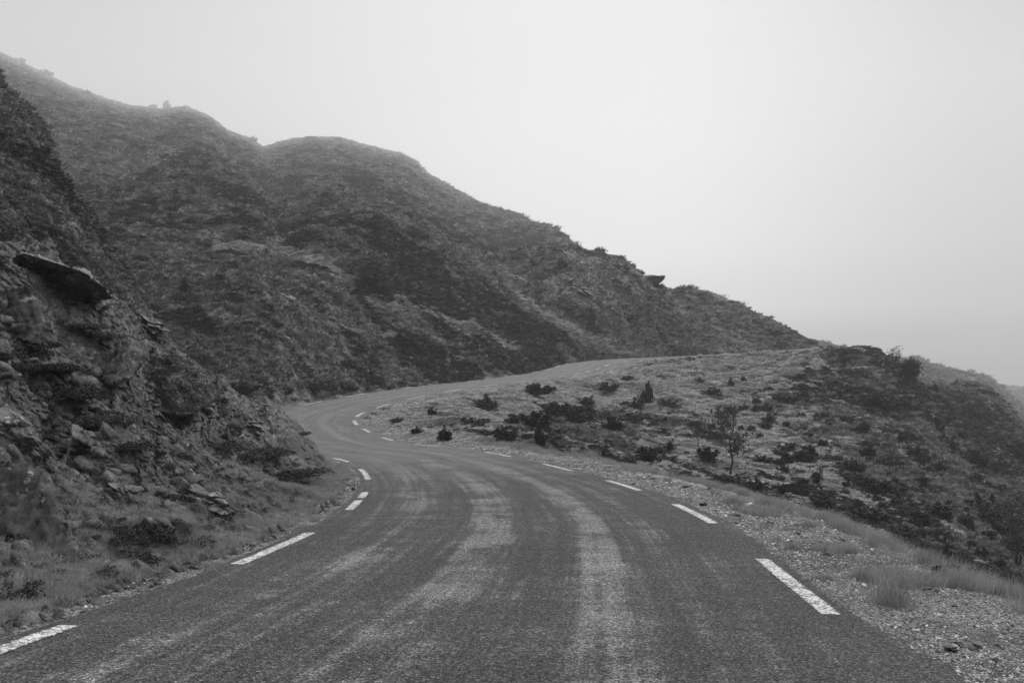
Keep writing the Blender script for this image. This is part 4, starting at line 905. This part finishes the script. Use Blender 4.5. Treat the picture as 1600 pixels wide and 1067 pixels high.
m_lich, t, b = mat('lichen_slate'); tcn = N(t, 'ShaderNodeTexCoord'); v = tcn.outputs['Object']
c = rr(t, noise(t, v, 2.5, 8, .7), [(.3, .018), (.6, .04), (.75, .07)]); vz = N(t, 'ShaderNodeTexVoronoi'); vz.inputs['Scale'].default_value = 13; vz.inputs['Randomness'].default_value = 1; t.links.new(v, vz.inputs['Vector'])
vz2 = N(t, 'ShaderNodeTexVoronoi'); vz2.inputs['Scale'].default_value = 31; t.links.new(v, vz2.inputs['Vector'])
dd = mathn(t, 'ADD', vz.outputs['Distance'], mathn(t, 'MULTIPLY', mathn(t, 'SUBTRACT', noise(t, v, 18, 5, .7), .5), .35))
c = mixc(t, rr(t, dd, [(.12, 1), (.20, 0)]), c, .17)
c = mixc(t, rr(t, noise(t, v, 4.5, 7, .75), [(.56, 0), (.62, 1)]), c, .15)
c = mixc(t, mathn(t, 'MULTIPLY', rr(t, vz2.outputs['Distance'], [(.22, 1), (.30, 0)]), rr(t, noise(t, v, 3, 2, .5), [(.45, 0), (.55, 1)])), c, .26)
t.links.new(c, b.inputs['Base Color']); bump(t, b, noise(t, v, 9, 8, .75), .8, .05)
yl = place(285, 640).y
chunk([(224,575,yl-.1),(245,553,yl+.1),(278,553,yl+.1),(312,573,yl+.1),(340,590,yl+.2),(346,612,yl+.1),(332,628,yl-.2),(310,642,yl-.5),(282,652,yl-.6),(250,642,yl-.6),(230,620,yl-.4)], 1.3, 'large smooth dark slab face speckled with white lichen on the shoulder of the bank', m_lich, 'lichen_slab', 84, .035, sa=.2)
yb = place(60, 850).y
chunk([(-90,690,yb+.9),(0,716,yb+.7),(34,730,yb+.5),(72,765,yb+.2),(102,812,yb-.1),(124,852,yb-.25),(108,884,yb-.4),(60,902,yb-.5),(0,908,yb-.5),(-90,915,yb-.5)], 1.4, 'huge dark slanting layered slate outcrop at the roadside end of the bank', m_rockd, 'slate_outcrop', 85, .05, cuts=6, sd=(1.0, .2, .85), sa=1.5)
yf = place(40, 520).y
chunk([(-60,455,yf+.3),(0,452,yf+.2),(40,447,yf+.1),(64,470,yf),(76,500,yf-.2),(86,524,yf-.3),(62,540,yf-.4),(30,530,yf-.3),(0,535,yf-.3),(-60,540,yf-.3)], 1.2, 'pale speckled upright rock face below the overhanging slab', m_rockl, 'rock_face', 86, .035, sd=(.9, .2, .6), sa=.9)
yf = place(165, 600).y
chunk([(150,588,yf),(178,560,yf+.1),(200,532,yf+.2),(222,534,yf+.2),(232,560,yf),(205,590,yf-.3),(175,602,yf-.3)], .8, 'leaning ribbed slate fin beside the speckled dark slab', m_rock, 'slate_fin', 87, .04, sd=(-1.0, .2, 1.0), sa=1.6)

# single stones lying on the shoulders
ST = ['pale stone lying loose on the gravel shoulder', 'loose stones on the gravel shoulder']
for px_, py_ in [(1203,818),(1150,806),(1297,868),(1318,845),(1285,848),(1340,858),(1395,896),(1382,905),(1420,893),(1440,905),(1452,922),(1465,912),(1510,945),(1478,958),(1490,948),(1520,1000),(1560,1012),(1575,985),(1435,1000),(1555,1035),(1100,790),(1246,835),(1360,890),(1530,965),(1585,1005),(1120,772),(1070,762),(1180,795)]:
    a = R.uniform(6, 15); rock_at(px_, py_, a*1.3, a*.6, ST[0], m_rockl, R.randrange(99), 3, dz=-.15, rot=(R.uniform(-12, 12), R.uniform(-12, 12), R.uniform(0, 180)), name='stone', cat='stone', group=ST[1], strata=.03)
for q, (px_, py_, a, b_, lab) in enumerate([(1487,1022,40,12,'flat broken slate piece in the nearest group of three'),(1498,1014,26,14,'upright dark slate piece in the nearest group of three'),(1526,1016,30,16,'folded looking slate piece nearest the verge in the group of three'),
     (118,953,18,9,'square stone at the verge edge by the nearest road marking'),(102,966,18,5,'flat stone in front of the square verge stone'),(128,958,16,6,'wedge stone beside the square verge stone'),(68,930,14,7,'pale round stone in the verge grass by the roadside'),
     (236,918,10,8,'stone touching the asphalt below the dark rock'),(172,902,12,8,'small pale stone where the grass meets the bank'),(218,924,14,6,'low stone just before the one touching the asphalt'),(150,944,12,5,'thin stone between the verge stones and the road')]):
    rock_at(px_, py_, a, b_, lab, m_rock if q < 3 else m_rockl, 200+q, 3, dz=-.1, rot=(R.uniform(-20, 20), R.uniform(-20, 20), R.uniform(0, 180)), name='stone', cat='stone', strata=.05)
# separate tufts of grass
GT = [mesh_np('grass_tuft', *tuft(700+q, 420, .012, 1.1, .3), m_grass, link=False, smooth=False).data for q in range(3)]
for px_, py_, wd, ht, lab in [(1395,945,110,52,'big soft grass tuft growing through the gravel beside the nearest marking'),(1350,905,60,26,'low grass tuft behind the big soft one'),(1290,905,50,14,'sparse grass tuft next to the nearest marking'),
      (1145,786,50,14,'low rounded grass cushion on the far part of the gravel shoulder'),(1262,822,48,14,'dark flat grass cushion in the middle of the gravel shoulder'),(922,716,36,18,'pale spiky grass clump on the shoulder behind the edge line'),
      (1240,858,46,16,'thin grass growing in the gravel between two markings'),(862,707,20,10,'small pale grass clump where the shoulder narrows')]:
    p = place(px_, py_); m = p.y/F; o = bpy.data.objects.new('grass_tuft', R.choice(GT)); C.objects.link(o); o.location = p-Vector((0, 0, .01)); o.scale = (wd*m*.55, wd*m*.5, ht*m*1.1); o.rotation_euler = (0, 0, R.uniform(0, 6)); tag(o, lab, 'grass tuft')
# ------------------------------------------------------------------ haze: even air round the whole place
hv = [(x, y, z) for z in (-62, 640) for x, y in ((-3100, -40), (3100, -40), (3100, 2020), (-3100, 2020))]
hz = mesh_np('haze', hv, [(0, 3, 2, 1), (4, 5, 6, 7), (0, 1, 5, 4), (1, 2, 6, 5), (2, 3, 7, 6), (3, 0, 4, 7)], None, smooth=False)
hm = bpy.data.materials.new('haze'); hm.use_nodes = True; t = hm.node_tree; t.nodes.clear()
o = N(t, 'ShaderNodeOutputMaterial'); pv = N(t, 'ShaderNodeVolumePrincipled'); pv.inputs['Color'].default_value = (.99, .99, .99, 1); pv.inputs['Density'].default_value = HAZE
pv.inputs['Anisotropy'].default_value = .05
t.links.new(pv.outputs[0], o.inputs['Volume']); hz.data.materials.append(hm); tag(hz, kind='stuff')
hz.visible_shadow = True
